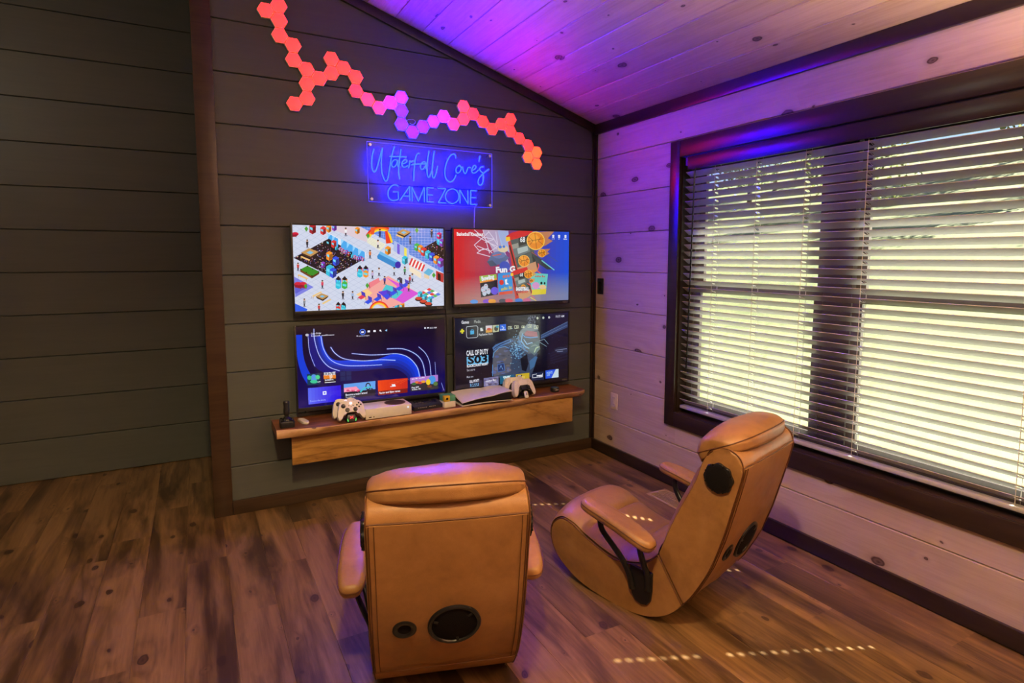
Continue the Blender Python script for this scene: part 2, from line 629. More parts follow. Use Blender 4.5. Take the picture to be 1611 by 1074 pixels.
# ceiling: sloped pine boards running along Y
ceiling = empty('ceiling')
struct(ceiling, 'sloped knotty pine plank ceiling')
ang = math.atan(SLOPE)
cw = 0.178 / math.cos(ang)
bmc = bmesh.new()
prof = [(0.001, 0.016), (0.001, 0.004), (0.005, 0.0), (cw - 0.005, 0.0), (cw - 0.001, 0.004), (cw - 0.001, 0.016)]
for s in (0,):
    a = [bmc.verts.new((-u, HALL, z)) for u, z in prof]
    b = [bmc.verts.new((-u, ROOM_F, z)) for u, z in prof]
    for i in range(5):
        bmc.faces.new((a[i], b[i], b[i + 1], a[i + 1]))
    bmc.faces.new(a)
    bmc.faces.new(b[::-1])
cp = obj('plank', bmc, M_PINE2, ceiling)
cp.rotation_euler = (0, ang, 0)
for k in range(25):
    o = cp if k == 0 else dup(cp, ceiling)
    o.location = (-0.178 * k, 0, EAVE + SLOPE * 0.178 * k)
bmr = bmesh.new()
for x0, x1 in ((0.60, -4.45), (-4.45, -9.0)):
    z0 = EAVE - SLOPE * x0 if x0 > -4.4 else CEIL(-4.45)
    z1 = CEIL(-4.45) if x0 > -4.4 else CEIL(-9.0)
    dz = 0.0165
    vs = [bmr.verts.new(p) for p in ((x0, HALL + 0.1, z0 + dz), (x1, HALL + 0.1, z1 + dz), (x1, ROOM_F - 0.1, z1 + dz), (x0, ROOM_F - 0.1, z0 + dz))]
    vt = [bmr.verts.new(v.co + Vector((0, 0, 0.14))) for v in vs]
    bmr.faces.new(vs); bmr.faces.new(vt[::-1])
    for i in range(4):
        bmr.faces.new((vs[i], vs[(i + 1) % 4], vt[(i + 1) % 4], vt[i]))
obj('roof_deck', bmr, M_PINE2, ceiling)
obj('eave_fascia', nbox(0.58, 0.61, ROOM_F - 0.1, HALL + 0.1, 2.35, 2.50), M_TRIM, ceiling)

# walls beyond the picture: left, front and the hall behind the post
struct(obj('wall_left', nbox(ROOM_L - 0.1, ROOM_L, ROOM_F, HALL, -0.05, 2.62), M_PINE), 'far left pine wall')
struct(obj('wall_front', nbox(ROOM_L, 0.12, ROOM_F - 0.1, ROOM_F, -0.05, 4.0), M_PINE), 'pine wall behind the viewer')
wall_hall = struct(obj('wall_hall', nbox(ROOM_L, -2.0, HALL, HALL + 0.1, -0.05, 4.1), M_WALL), 'hall wall beyond the dark post')
for k in range(13):
    bmp = plank_xz(PITCH * k, PITCH * (k + 1), lambda z: -6.4, lambda z: -2.66)
    for v in bmp.verts:
        v.co.y += HALL
    obj('plank', bmp, M_WALL, wall_hall)
wall_return = struct(obj('wall_return', nbox(-2.74, -2.66, 0.02, HALL, -0.02, 3.35), M_WALL), 'end of the charcoal wall')

# trims
def trim(n, bm, m=M_TRIM, label=None):
    return struct(obj('trim_%d' % n, bm, m), label)
trim(1, nbox(-2.762, -2.660, -0.016, 0.024, 0.0, CEIL(-2.70), bev=0.003), M_TRIMX, 'dark brown upright board at the left end of the charcoal wall')
bmt = nbox(-0.030, 0.0, -0.012, 0.004, 0.0, 2.56, bev=0.002)
box(bmt, -0.012, 0.004, -0.030, -0.0, 0.0, 2.56, bev=0.002)
trim(2, bmt, M_TRIM, 'dark upright corner moulding')
# sloped trim under the ceiling on the back wall
bmt = bmesh.new()
L = 2.80 / math.cos(ang)
box(bmt, -L, 0.0, -0.020, 0.004, -0.062, -0.002, bev=0.003)
for v in bmt.verts:
    v.co = Matrix.Rotation(ang, 3, 'Y') @ v.co + Vector((0, 0, EAVE))
trim(3, bmt, M_TRIM, 'dark sloped moulding between back wall and ceiling')
trim(4, nbox(-0.020, 0.004, ROOM_F, 0.0, EAVE - 0.072, EAVE + 0.004, bev=0.003), M_TRIM, 'dark moulding between pine wall and ceiling')
struct(obj('baseboard_back', nbox(-2.66, 0.0, -0.018, 0.004, 0.0, 0.085, bev=0.003), M_TRIMX), 'dark baseboard along the charcoal wall')
struct(obj('baseboard_right', nbox(-0.018, 0.004, ROOM_F, 0.0, 0.0, 0.085, bev=0.003), M_TRIM), 'dark baseboard along the pine wall')

# window
window = struct(empty('window_1', (0, 0, 0)), 'dark trimmed double hung window in the pine wall')
cz0, cz1, cy0, cy1 = 0.42, 2.303, -0.858, -3.117
obj('casing', nbox(-0.022, 0.004, WIN_Y0 - 0.0, cy0, cz0, cz1, bev=0.003), M_TRIM, window)
obj('casing', nbox(-0.022, 0.004, cy1, WIN_Y1, cz0, cz1, bev=0.003), M_TRIM, window)
obj('casing', nbox(-0.021, 0.004, WIN_Y1, WIN_Y0, WIN_Z1 - 0.008, cz1, bev=0.003), M_TRIM, window)
obj('casing', nbox(-0.021, 0.004, WIN_Y1, WIN_Y0, cz0, WIN_Z0 + 0.012, bev=0.003), M_TRIM, window)
obj('jamb', nbox(0.0, 0.135, WIN_Y0 - 0.012, WIN_Y0, WIN_Z0, WIN_Z1), M_TRIM, window)
obj('jamb', nbox(0.0, 0.135, WIN_Y1, WIN_Y1 + 0.012, WIN_Z0, WIN_Z1), M_TRIM, window)
obj('jamb', nbox(0.0, 0.135, WIN_Y1, WIN_Y0, WIN_Z1 - 0.012, WIN_Z1), M_TRIM, window)
obj('sill', nbox(-0.004, 0.135, WIN_Y1, WIN_Y0, WIN_Z0, WIN_Z0 + 0.014, bev=0.003), M_TRIM, window)
def ring(bm, x0, x1, y0, y1, z0, z1, w, wb=None):
    wb = wb or w
    box(bm, x0, x1, y1, y1 + w, z0, z1)
    box(bm, x0, x1, y0 - w, y0, z0, z1)
    box(bm, x0, x1, y1 + w, y0 - w, z1 - w, z1)
    box(bm, x0, x1, y1 + w, y0 - w, z0, z0 + wb)
mull = -1.99
for a, b in ((WIN_Y0 - 0.012, mull + 0.03), (mull - 0.03, WIN_Y1 + 0.012)):
    bmw = bmesh.new()
    ring(bmw, 0.078, 0.130, a, b, WIN_Z0 + 0.014, WIN_Z1 - 0.012, 0.045)
    obj('frame', bmw, M_SASH, window)
    for nm, x0, z0, z1 in (('upper_sash', 0.106, 1.345, WIN_Z1 - 0.058), ('lower_sash', 0.082, WIN_Z0 + 0.06, 1.385)):
        bmw = bmesh.new()
        ring(bmw, x0, x0 + 0.022, a - 0.05, b + 0.05, z0, z1, 0.05, 0.05 if nm == 'lower_sash' else 0.04)
        s = obj(nm, bmw, M_SASH, window)
        obj('pane', nbox(x0 + 0.009, x0 + 0.013, b + 0.098, a - 0.098, z0 + 0.038, z1 - 0.048), M_GLASS, s)
obj('mullion', nbox(0.078, 0.130, mull - 0.03, mull + 0.03, WIN_Z0 + 0.014, WIN_Z1 - 0.012), M_SASH, window)

# blind
blind = tag(empty('venetian_blind', (0.035, (WIN_Y0 + WIN_Y1) / 2, 0.56)), 'wide slatted window blind with dark valance, hanging in the dark trimmed window', 'blind')
BY0, BY1 = -0.968, -3.008
BL = Vector(blind.location)
CORDS = [-1.214, -1.520, -1.826, -2.150, -2.815]
def slat_bm():
    bm = bmesh.new()
    w, hc, r = 0.052, 0.0150, 0.0132
    ys = [BY0]
    cells = []
    for c in CORDS:
        cells.append((c + hc, c - hc))
    def quad(a, b, c, d):
        bm.faces.new([bm.verts.new((x, y, 0)) for x, y in (a, b, c, d)])
    prev = BY0
    for c0, c1 in cells + [(BY1, BY1)]:
        for x0, x1 in ((-w / 2, -hc), (-hc, hc), (hc, w / 2)):
            quad((x0, prev), (x1, prev), (x1, c0), (x0, c0))
        if c0 != c1:
            for x0, x1 in ((-w / 2, -hc), (hc, w / 2)):
                quad((x0, c0), (x1, c0), (x1, c1), (x0, c1))
            cy = (c0 + c1) / 2
            sq = [(hc, 0), (hc, hc), (0, hc), (-hc, hc), (-hc, 0), (-hc, -hc), (0, -hc), (hc, -hc)]
            for i in range(8):
                j = (i + 1) % 8
                a, b = R(45 * i), R(45 * (i + 1))
                quad((sq[i][0], cy + sq[i][1]), (sq[j][0], cy + sq[j][1]), (r * math.cos(b), cy + r * math.sin(b)), (r * math.cos(a), cy + r * math.sin(a)))
        prev = c1
    bmesh.ops.remove_doubles(bm, verts=bm.verts, dist=1e-5)
    g = bmesh.ops.extrude_face_region(bm, geom=list(bm.faces))
    for v in g['geom']:
        if isinstance(v, bmesh.types.BMVert):
            v.co.z -= 0.0032
    for v in bm.verts:
        v.co.y -= BL.y
    return bm
slat = obj('slat', slat_bm(), M_SLAT, blind, angle=30)
zs = [2.087 - 0.0465 * k for k in range(33)]
for k, z in enumerate(zs):
    o = slat if k == 0 else dup(slat, blind)
    o.location = (0, 0, z - BL.z)
    o.rotation_euler = (random.uniform(-0.0006, 0.0006), R(34.0 + random.uniform(-1.0, 1.0)), 0)
def bl_part(name, bm, m):
    for v in bm.verts:
        v.co -= BL
    return obj(name, bm, m, blind)
bl_part('valance', nbox(-0.006, 0.003, BY1 - 0.006, BY0 - 0.03, 2.108, 2.192, bev=0.002), M_TRIM)
bl_part('headrail', nbox(0.008, 0.062, BY1, BY0, 2.14, 2.192), M_TRIM)
bl_part('bottom_rail', nbox(0.012, 0.058, BY1, BY0, zs[-1] - 0.050, zs[-1] - 0.030, bev=0.004), M_SLAT)
for c in CORDS:
    bmq = bmesh.new()
    zt, zb = 2.14, zs[-1] - 0.032
    tube(bmq, [(0.0105, c, zb), (0.0105, c, zt)], 0.0014, 4)
    tube(bmq, [(0.0600, c, zb), (0.0600, c, zt)], 0.0014, 4)
    for z in zs:
        tube(bmq, [(0.0108, c - 0.006, z + 0.0075), (0.0597, c - 0.006, z - 0.0165)], 0.0010, 3)
    bl_part('ladder_cord', bmq, M_CORD)
bmq = bmesh.new()
tube(bmq, [(-0.004, -1.070, 2.12), (-0.012, -1.068, 2.06), (-0.012, -1.045, 0.90), (-0.012, -1.043, 0.83)], [0.0025, 0.0045, 0.0045, 0.006], 8)
bl_part('tilt_wand', bmq, M_GLOSS)

# ------------------------------------------------------------------ outdoors
def leafmat(name, a, b, thin=False):
    t = NT(name)
    oi = t.n('TexCoord')
    nz = t.noise(oi.outputs['Object'], 1.7, 4, 0.7)
    n2 = t.noise(oi.outputs['Object'], 17, 2)
    k = t.math('ADD', t.math('MULTIPLY', nz, 0.6), t.math('MULTIPLY', n2, 0.4))
    c = t.ramp(k, [(0.35, a), (0.65, b)])
    t.l(c, t.p.inputs['Base Color'])
    t.p.inputs['Roughness'].default_value = 0.6
    if thin:
        tl = t.n('BsdfTranslucent')
        t.l(c, tl.inputs[0])
        mx = t.n('MixShader')
        mx.inputs[0].default_value = 0.5
        t.l(t.p.outputs[0], mx.inputs[1])
        t.l(tl.outputs[0], mx.inputs[2])
        t.l(mx.outputs[0], t.out.inputs[0])
    return t.m
M_LAWN = leafmat('sunlit_lawn', (0.045, 0.058, 0.016), (0.104, 0.107, 0.043))
M_LEAF = leafmat('spring_leaves', (0.12, 0.145, 0.04), (0.24, 0.26, 0.10), True)
M_LEAF2 = leafmat('grey_green_leaves', (0.105, 0.13, 0.06), (0.21, 0.24, 0.12), True)
M_BARK = plain('tree_bark', (0.14, 0.11, 0.09), 0.9, var=0.3)
def gz(x, y):
    return -0.45 + 0.27 * max(0, x - 3.5) + 0.12 * math.sin(x * 0.5 + y * 0.31) * min(1, x / 4)
bmg = bmesh.new()
rows = []
for i in range(25):
    x = 0.125 + i * 1.6
    row = []
    for j in range(25):
        y = -16 + j * 1.8
        z = gz(x, y)
        row.append(bmg.verts.new((x, y, z)))
    rows.append(row)
for i in range(24):
    for j in range(24):
        bmg.faces.new((rows[i][j], rows[i + 1][j], rows[i + 1][j + 1], rows[i][j + 1]))
ground = obj('ground', bmg, M_LAWN)
ground['kind'] = 'structure'
ground['label'] = 'sunlit grassy slope outside the window'
def tree(x, y, h, r, mat, label, nl, low=0.25):
    z0 = gz(x, y) - 0.05
    t = tag(empty('tree', (x, y, z0)), label, 'tree', 'trees on the slope outside the window')
    bm = bmesh.new()
    tube(bm, [(0, 0, 0), (0.05, 0.02, h * 0.3), (-0.04, 0.05, h * 0.6), (0, 0, h * 0.85)], [0.11, 0.09, 0.06, 0.02], 8)
    for k in range(6):
        a = k * 1.05
        zz = h * (0.35 + 0.08 * k)
        tube(bm, [(0, 0, zz), (math.cos(a) * r * 0.4, math.sin(a) * r * 0.4, zz + 0.25 * r), (math.cos(a) * r * 0.75, math.sin(a) * r * 0.75, zz + 0.4 * r)], [0.04, 0.025, 0.008], 5)
    obj('trunk', bm, M_BARK, t)
    rg = random.Random(int(x * 100 + y * 10))
    verts, faces = [], []
    blobs = [(rg.uniform(-0.55, 0.55) * r, rg.uniform(-0.55, 0.55) * r, h * rg.uniform(low, 0.9), r * rg.uniform(0.35, 0.55)) for _ in range(16)]
    for _ in range(nl):
        bx, by, bz, br = rg.choice(blobs)
        d = Vector((rg.gauss(0, 1), rg.gauss(0, 1), rg.gauss(0, 1))).normalized() * br * rg.uniform(0.6, 1.0) ** 0.5
        c = Vector((bx, by, bz)) + d
        if c.z < 0.05:
            c.z = 0.05 + rg.random() * 0.3
        n = (d.normalized() + Vector((rg.uniform(-.6, .6), rg.uniform(-.6, .6), rg.uniform(0, .8)))).normalized()
        u = n.orthogonal().normalized()
        u = Matrix.Rotation(rg.uniform(0, 6.28), 3, n) @ u
        v = n.cross(u)
        s = rg.uniform(0.05, 0.10)
        i0 = len(verts)
        verts += [c - u * s, c + v * s * 0.5, c + u * s, c - v * s * 0.5]
        faces.append((i0, i0 + 1, i0 + 2, i0 + 3))
    me = bpy.data.meshes.new('crown')
    me.from_pydata([tuple(p) for p in verts], [], faces)
    me.materials.append(mat)
    o = bpy.data.objects.new('crown', me)
    COL.objects.link(o)
    o.parent = t
    o['kind'] = 'stuff'
for x, y, h, r, m in [(18.0, 9.0, 4.6, 2.0, M_LEAF), (17.5, 3.4, 4.8, 2.1, M_LEAF2), (19.0, 14.5, 4.8, 2.1, M_LEAF2), (18.5, -2.0, 5.0, 2.2, M_LEAF), (24.0, 6.5, 5.6, 2.4, M_LEAF), (24.5, 17.5, 5.6, 2.4, M_LEAF), (24.0, 0.6, 5.6, 2.4, M_LEAF2)]:
    tree(x, y, h, r, m, 'leafy tree on the sunlit slope, seen between the blind slats', 5200)
# ------------------------------------------------------------------ screen pictures, painted in code
W_, H_ = 1024, 576
def homography(src):
    dst = [(0, 0), (W_, 0), (W_, H_), (0, H_)]
    A, B = [], []
    for (x, y), (u, v) in zip(src, dst):
        A.append([x, y, 1, 0, 0, 0, -u * x, -u * y]); B.append(u)
        A.append([0, 0, 0, x, y, 1, -v * x, -v * y]); B.append(v)
    h = np.linalg.solve(np.array(A, float), np.array(B, float))
    return np.append(h, 1).reshape(3, 3)
_glyphs = {}
def text_tris(s, bold=0.0):
    key = (s, bold)
    if key not in _glyphs:
        cu = bpy.data.curves.new('lettering', 'FONT')
        cu.body = s
        cu.size = 1.0
        cu.offset = bold
        cu.resolution_u = 2
        ob = bpy.data.objects.new('lettering', cu)
        me = ob.to_mesh()
        me.calc_loop_triangles()
        co = np.array([v.co[:2] for v in me.vertices])
        tr = np.array([t.vertices[:] for t in me.loop_triangles])
        ob.to_mesh_clear()
        bpy.data.objects.remove(ob)
        bpy.data.curves.remove(cu)
        _glyphs[key] = (co, tr)
    return _glyphs[key]
class Painter:
    def __init__(self, quad=None, bg=(0, 0, 0)):
        self.a = np.zeros((H_, W_, 3), np.float32)
        self.a[:] = np.array(bg) / 255.0
        self.H = homography(quad) if quad else None
        self.yy, self.xx = np.mgrid[0:H_, 0:W_].astype(np.float32)
    def m(self, pts):
        P = np.array(pts, float)
        if self.H is None:
            return P
        q = np.c_[P, np.ones(len(P))] @ self.H.T
        return q[:, :2] / q[:, 2:]
    def _put(self, x0, y0, mask, col, alpha=1.0):
        h, w = mask.shape
        reg = self.a[y0:y0 + h, x0:x0 + w]
        k = mask[..., None] * alpha
        reg[:] = reg * (1 - k) + k * (np.array(col, np.float32) / 255.0)
    def raw(self, P, col, alpha=1.0):
        x0, y0 = np.floor(P.min(0)).astype(int)
        x1, y1 = np.ceil(P.max(0)).astype(int) + 1
        x0, y0, x1, y1 = max(x0, 0), max(y0, 0), min(x1, W_), min(y1, H_)
        if x1 <= x0 or y1 <= y0:
            return
        X = self.xx[y0:y1, x0:x1] + 0.5
        Y = self.yy[y0:y1, x0:x1] + 0.5
        ins = np.zeros(X.shape, bool)
        n = len(P)
        for i in range(n):
            ax, ay = P[i]
            bx, by = P[(i + 1) % n]
            if ay == by:
                continue
            c = (ay > Y) != (by > Y)
            ins ^= c & (X < (bx - ax) * (Y - ay) / (by - ay) + ax)
        self._put(x0, y0, ins.astype(np.float32), col, alpha)
    def poly(self, pts, col, alpha=1.0):
        self.raw(self.m(pts), col, alpha)
    def ell(self, cx, cy, rx, ry, col, alpha=1.0, a0=0, a1=360):
        self.poly([(cx + rx * math.cos(R(a)), cy + ry * math.sin(R(a))) for a in np.linspace(a0, a1, 25)], col, alpha)
    def line(self, pts, w, col, alpha=1.0):
        P = self.m(pts)
        for a, b in zip(P, P[1:]):
            d = b - a
            L = np.hypot(*d)
            if L < 1e-6:
                continue
            n = np.array([-d[1], d[0]]) / L * w / 2
            e = d / L * w * 0.3
            self.raw(np.array([a + n - e, b + n + e, b - n + e, a - n - e]), col, alpha)
    def text(self, s, x, y, h, col, bold=0.0, width=None, alpha=1.0, x2=None):
        """x, y: left end of the base line in traced coordinates; h: cap height in canvas pixels"""
        co, tr = text_tris(s, bold)
        o = self.m([(x, y)])[0]
        ex = np.array([1.0, 0.0])
        if x2 is not None:
            e = self.m([x2])[0]
            width = float(np.hypot(*(e - o)))
            ex = (e - o) / width
        sc = h / 0.70
        lo, hi = co[:, 0].min(), co[:, 0].max()
        sx = sc if width is None else width / max(hi - lo, 1e-6)
        ey = np.array([-ex[1], ex[0]])
        P = o + (co[:, :1] - lo) * sx * ex - co[:, 1:] * sc * ey
        for t in tr:
            self.raw(P[t], col, alpha)
    def marks(self, n, x, y, h, col, bold=0.0, width=None, alpha=1.0, x2=None):
        """a line of print too small to read: uneven short blocks"""
        o, e = self.m([(x, y)])[0], self.m([x2])[0]
        d = e - o

        r = random.Random(n)
        for i in range(n):
            if r.random() < 0.12:
                continue
            a, b = o + d * (i + 0.1) / n, o + d * (i + 0.85) / n
            t = np.array([0, -h * r.choice([0.7, 0.7, 1.0])])
            self.raw(np.array([a, b, b + t, a + t]), col, alpha * 0.85)
    def grad(self, pts, c0, c1, vertical=True):
        P = self.m(pts)
        n = 24
        k = 1 if vertical else 0
        lo, hi = P[:, k].min(), P[:, k].max()
        for i in range(n):
            t0, t1 = lo + (hi - lo) * i / n, lo + (hi - lo) * (i + 1) / n
            Q = P.copy()
            x0, x1 = P[:, 0].min(), P[:, 0].max()
            y0, y1 = P[:, 1].min(), P[:, 1].max()
            f = (i + 0.5) / n
            col = [a + (b - a) * f for a, b in zip(c0, c1)]
            Q = np.array([(x0, t0), (x1, t0), (x1, t1 + .5), (x0, t1 + .5)]) if vertical else np.array([(t0, y0), (t1 + .5, y0), (t1 + .5, y1), (t0, y1)])
            self.raw(Q, col)
    def image(self, name):
        im = bpy.data.images.new(name, W_, H_)
        px = np.ones((H_, W_, 4), np.float32)
        px[..., :3] = np.clip(self.a[::-1], 0, 1)
        im.pixels.foreach_set(px.ravel())
        im.update()
        im.pack()
        return im

rg = random.Random(3)
def screen_arcade():
    p = Painter([(163, 97), (1500, 130), (1510, 805), (190, 872)], (208, 216, 236))
    for i in range(-14, 30):                                     # floor tiles
        p.line([(100 + i * 85, 60), (1000 + i * 85, 560)], 1.6, (176, 188, 216))
        p.line([(100 + i * 85, 60), (-700 + i * 85, 560)], 1.6, (176, 188, 216))
        p.line([(-600 + i * 85, 560), (100 + i * 85, 960)], 1.6, (176, 188, 216))
        p.line([(500 + i * 85, 560), (-200 + i * 85, 960)], 1.6, (176, 188, 216))
    p.poly([(590, 100), (830, 110), (830, 250), (500, 130)], (222, 205, 216))
    p.poly([(480, 165), (820, 340), (815, 395), (475, 235)], (232, 236, 248))
    def carpet(q, n, seed):
        p.poly(q, (14, 12, 22))
        r = random.Random(seed)
        (ax, ay), (bx, by), _, (dx, dy) = q
        for _ in range(n):
            s, t = r.random(), r.random()
            x, y = ax + (bx - ax) * s + (dx - ax) * t, ay + (by - ay) * s + (dy - ay) * t
            c = r.choice([(220, 220, 240), (200, 80, 120), (90, 110, 220), (230, 210, 120), (160, 150, 190)])
            p.poly([(x - 5, y), (x, y - 4), (x + 5, y), (x, y + 4)], c)
    carpet([(175, 392), (485, 222), (815, 395), (520, 560)], 240, 1)
    def window(x, y, w=52, h=80):
        p.poly([(x, y), (x + w, y + w * .55), (x + w, y + w * .55 + h), (x, y + h)], (70, 170, 240))
        p.poly([(x, y), (x + w * .5, y + w * .27), (x, y + h * .7)], (150, 215, 255))
    for x, y in ((480, 170), (522, 192), (600, 222), (652, 252), (704, 282), (760, 310)):
        window(x, y)
    # blue tiled wall
    p.poly([(770, 112), (1500, 130), (1508, 520), (1290, 400), (1130, 320), (1050, 260)], (88, 132, 222))
    for i in range(28):
        x = 780 + i * 28
        p.line([(x, 112), (x, 520 if x > 1300 else 130 + (x - 770) * .55)], 1.6, (196, 210, 246))
    for j in range(14):
        y = 130 + 24 * j
        p.line([(max(800, 700 + j * 52), y), (1508, y + 10)], 1.6, (196, 210, 246))
    p.poly([(1070, 235), (1200, 310), (1200, 400), (1065, 325)], (170, 190, 236))
    p.poly([(1098, 260), (1120, 272), (1120, 360), (1098, 348)], (110, 90, 220))
    p.poly([(1160, 295), (1182, 305), (1182, 395), (1160, 385)], (240, 226, 90))
    p.poly([(832, 190), (1000, 270), (950, 325), (832, 255)], (238, 236, 214))
    for j in range(5):
        p.line([(832, 200 + j * 13), (985 - j * 5, 275 + j * 11)], 1.5, (190, 190, 160))
    carpet([(1290, 320), (1440, 235), (1508, 270), (1508, 420)], 60, 2)
    def rainbow(cx, cy, r, a0, a1):
        for k, c in enumerate(((232, 40, 36), (250, 130, 30), (250, 220, 50))):
            a = np.linspace(a0, a1, 16)
            ro, ri = r - k * r * .1, r - (k + 1) * r * .1
            p.poly([(cx + ro * math.cos(R(t)), cy + ro * 1.0 * math.sin(R(t))) for t in a] + [(cx + ri * math.cos(R(t)), cy + ri * math.sin(R(t))) for t in a[::-1]], c)
    rainbow(955, 255, 150, 205, 300)
    p.poly([(1000, 262), (1045, 258), (1052, 235), (1015, 150), (990, 150)], (234, 60, 30))
    p.poly([(1045, 258), (1060, 250), (1040, 180), (1010, 150)], (250, 210, 40))
    p.poly([(862, 118), (905, 118), (892, 182), (866, 182)], (236, 90, 40))
    def table(x, y, s, top=(196, 150, 84), mid=(120, 190, 230)):
        p.poly([(x - s, y), (x - .1 * s, y - .5 * s), (x + s, y - .1 * s), (x + .1 * s, y + .45 * s)], top)
        p.poly([(x - s, y), (x + .1 * s, y + .45 * s), (x + .1 * s, y + .7 * s), (x - .8 * s, y + .3 * s)], (60, 40, 30))
        p.poly([(x + .1 * s, y + .45 * s), (x + s, y - .1 * s), (x + .8 * s, y + .2 * s), (x + .1 * s, y + .7 * s)], (40, 28, 22))
        p.poly([(x - .4 * s, y), (x, y - .22 * s), (x + .42 * s, y - .02 * s), (x + .02 * s, y + .2 * s)], mid)
    def bench(x, y, w):
        p.poly([(x, y), (x + 12, y - 10), (x + w + 12, y + w * .42 - 10), (x + w, y + w * .42)], (238, 196, 120))
        p.line([(x + 8, y + 4), (x + 8, y + 20)], 2.2, (150, 110, 60))
        p.line([(x + w - 4, y + w * .42), (x + w - 4, y + w * .42 + 18)], 2.2, (150, 110, 60))
    table(1155, 165, 62); bench(1085, 190, 60)
    table(322, 345, 78); bench(235, 385, 80)
    table(432, 735, 58); bench(342, 735, -0.1)
    p.poly([(342, 730), (420, 690), (432, 698), (352, 742)], (240, 202, 130))
    p.poly([(430, 795), (505, 755), (515, 764), (440, 806)], (240, 202, 130))
    bench(210, 548, 85)
    # pool table
    p.poly([(235, 495), (300, 462), (408, 515), (340, 555)], (40, 140, 30))
    p.poly([(235, 495), (340, 555), (340, 575), (235, 515)], (110, 60, 24))
    p.poly([(340, 555), (408, 515), (404, 535), (340, 575)], (80, 44, 18))
    for x, y in ((240, 495), (300, 466), (346, 490), (402, 515), (340, 552), (290, 522)):
        p.ell(x, y, 6, 5, (10, 10, 10))
    # purple mats and red sofas left
    p.poly([(180, 560), (355, 652), (190, 745)], (120, 128, 226))
    p.poly([(183, 610), (300, 655), (190, 715)], (86, 92, 206))
    for x in (215, 262):
        p.ell(x, 630, 34, 24, (208, 28, 60)); p.poly([(x - 34, 630), (x + 34, 640), (x + 30, 668), (x - 28, 656)], (150, 16, 44))
    p.ell(190, 180, 30, 18, (208, 28, 60)); p.poly([(163, 185), (216, 182), (200, 204), (166, 206)], (140, 16, 44))
    p.poly([(188, 800), (300, 850), (290, 872), (188, 872)], (24, 90, 230))
    def pod(x, y, s, cols):
        for k in range(4):
            dx = (-.45, .45)[k % 2] * s
            dy = (-.2, .35)[k // 2] * s
            c = cols[k]
            p.poly([(x + dx - .4 * s, y + dy - .3 * s), (x + dx, y + dy - .6 * s), (x + dx + .4 * s, y + dy - .3 * s), (x + dx + .4 * s, y + dy + .4 * s), (x + dx, y + dy + .6 * s), (x + dx - .4 * s, y + dy + .4 * s)], c)
            p.poly([(x + dx - .3 * s, y + dy - .2 * s), (x + dx + .3 * s, y + dy - .05 * s), (x + dx + .2 * s, y + dy + .25 * s), (x + dx - .3 * s, y + dy + .1 * s)], (90, 220, 240))
        for dx in (-.45, .45):
            p.poly([(x + dx * s - .4 * s, y - .5 * s), (x + dx * s, y - .95 * s), (x + dx * s + .4 * s, y - .5 * s), (x + dx * s, y - .3 * s)], (18, 16, 24))
    K, RD, BL_, OR, TQ, GN, PU = (20, 20, 28), (224, 50, 50), (40, 80, 230), (244, 150, 40), (40, 190, 220), (60, 180, 70), (140, 60, 200)
    pod(605, 610, 62, [BL_, OR, TQ, GN]); pod(795, 510, 58, [RD, PU, TQ, OR]); pod(600, 830, 52, [RD, K, RD, TQ])
    def cab(x, y, c, s=1.0):
        p.poly([(x - 22 * s, y - 20 * s), (x, y - 34 * s), (x + 24 * s, y - 22 * s), (x + 24 * s, y + 26 * s), (x, y + 40 * s), (x - 22 * s, y + 26 * s)], c)
        p.poly([(x - 18 * s, y - 12 * s), (x, y - 4 * s), (x, y + 14 * s), (x - 18 * s, y + 4 * s)], (110, 220, 245))
        p.poly([(x, y - 4 * s), (x + 22 * s, y - 16 * s), (x + 22 * s, y + 24 * s), (x, y + 38 * s)], tuple(int(v * .6) for v in c))
    for x, y, c, s in ((495, 370, OR, 1.2), (552, 415, BL_, 1.2), (500, 500, TQ, 1.5), (528, 520, BL_, 1.3), (440, 450, PU, .8), (490, 255, K, 1.0), (535, 265, RD, 1.0), (345, 130, (170, 30, 40), 1.3), (440, 145, RD, 1.1), (490, 128, OR, 1.0), (540, 118, PU, .9),
                       (1270, 290, GN, 1.0), (1302, 305, OR, 1.0), (1330, 330, RD, 1.1), (1366, 355, TQ, 1.1), (1402, 375, BL_, 1.1), (1440, 400, OR, 1.1), (1478, 425, PU, 1.2), (1470, 235, TQ, 1.1), (1490, 250, PU, 1.0), (1465, 190, (220, 30, 120), .9),
                       (1065, 785, RD, 1.0), (1100, 800, TQ, 1.0), (1140, 812, OR, 1.0), (1120, 590, (60, 60, 90), 1.0), (1015, 320, OR, 1.1), (1165, 405, TQ, 1.1), (745, 145, OR, .9)):
        cab(x, y, c, s)
    for k in range(14):
        x, y = 560 + k * 18 + rg.uniform(-4, 4), 300 + k * 8 + rg.uniform(-8, 14)
        cab(x, y, rg.choice([RD, PU, TQ, (220, 120, 170), K]), .5)
    # pink play mat
    p.poly([(735, 715), (1020, 548), (1290, 700), (1150, 790), (1010, 835), (830, 770)], (244, 168, 160))
    p.poly([(1000, 560), (1290, 700), (1150, 790), (1010, 720), (1100, 640)], (216, 84, 216))
    p.poly([(735, 715), (830, 662), (880, 700), (810, 760)], (250, 208, 140))
    p.poly([(960, 690), (1000, 625), (1060, 640), (1150, 690), (1090, 750), (1010, 735)], (70, 200, 210))
    p.poly([(930, 690), (1010, 672), (1080, 700), (1010, 760)], (90, 60, 220))
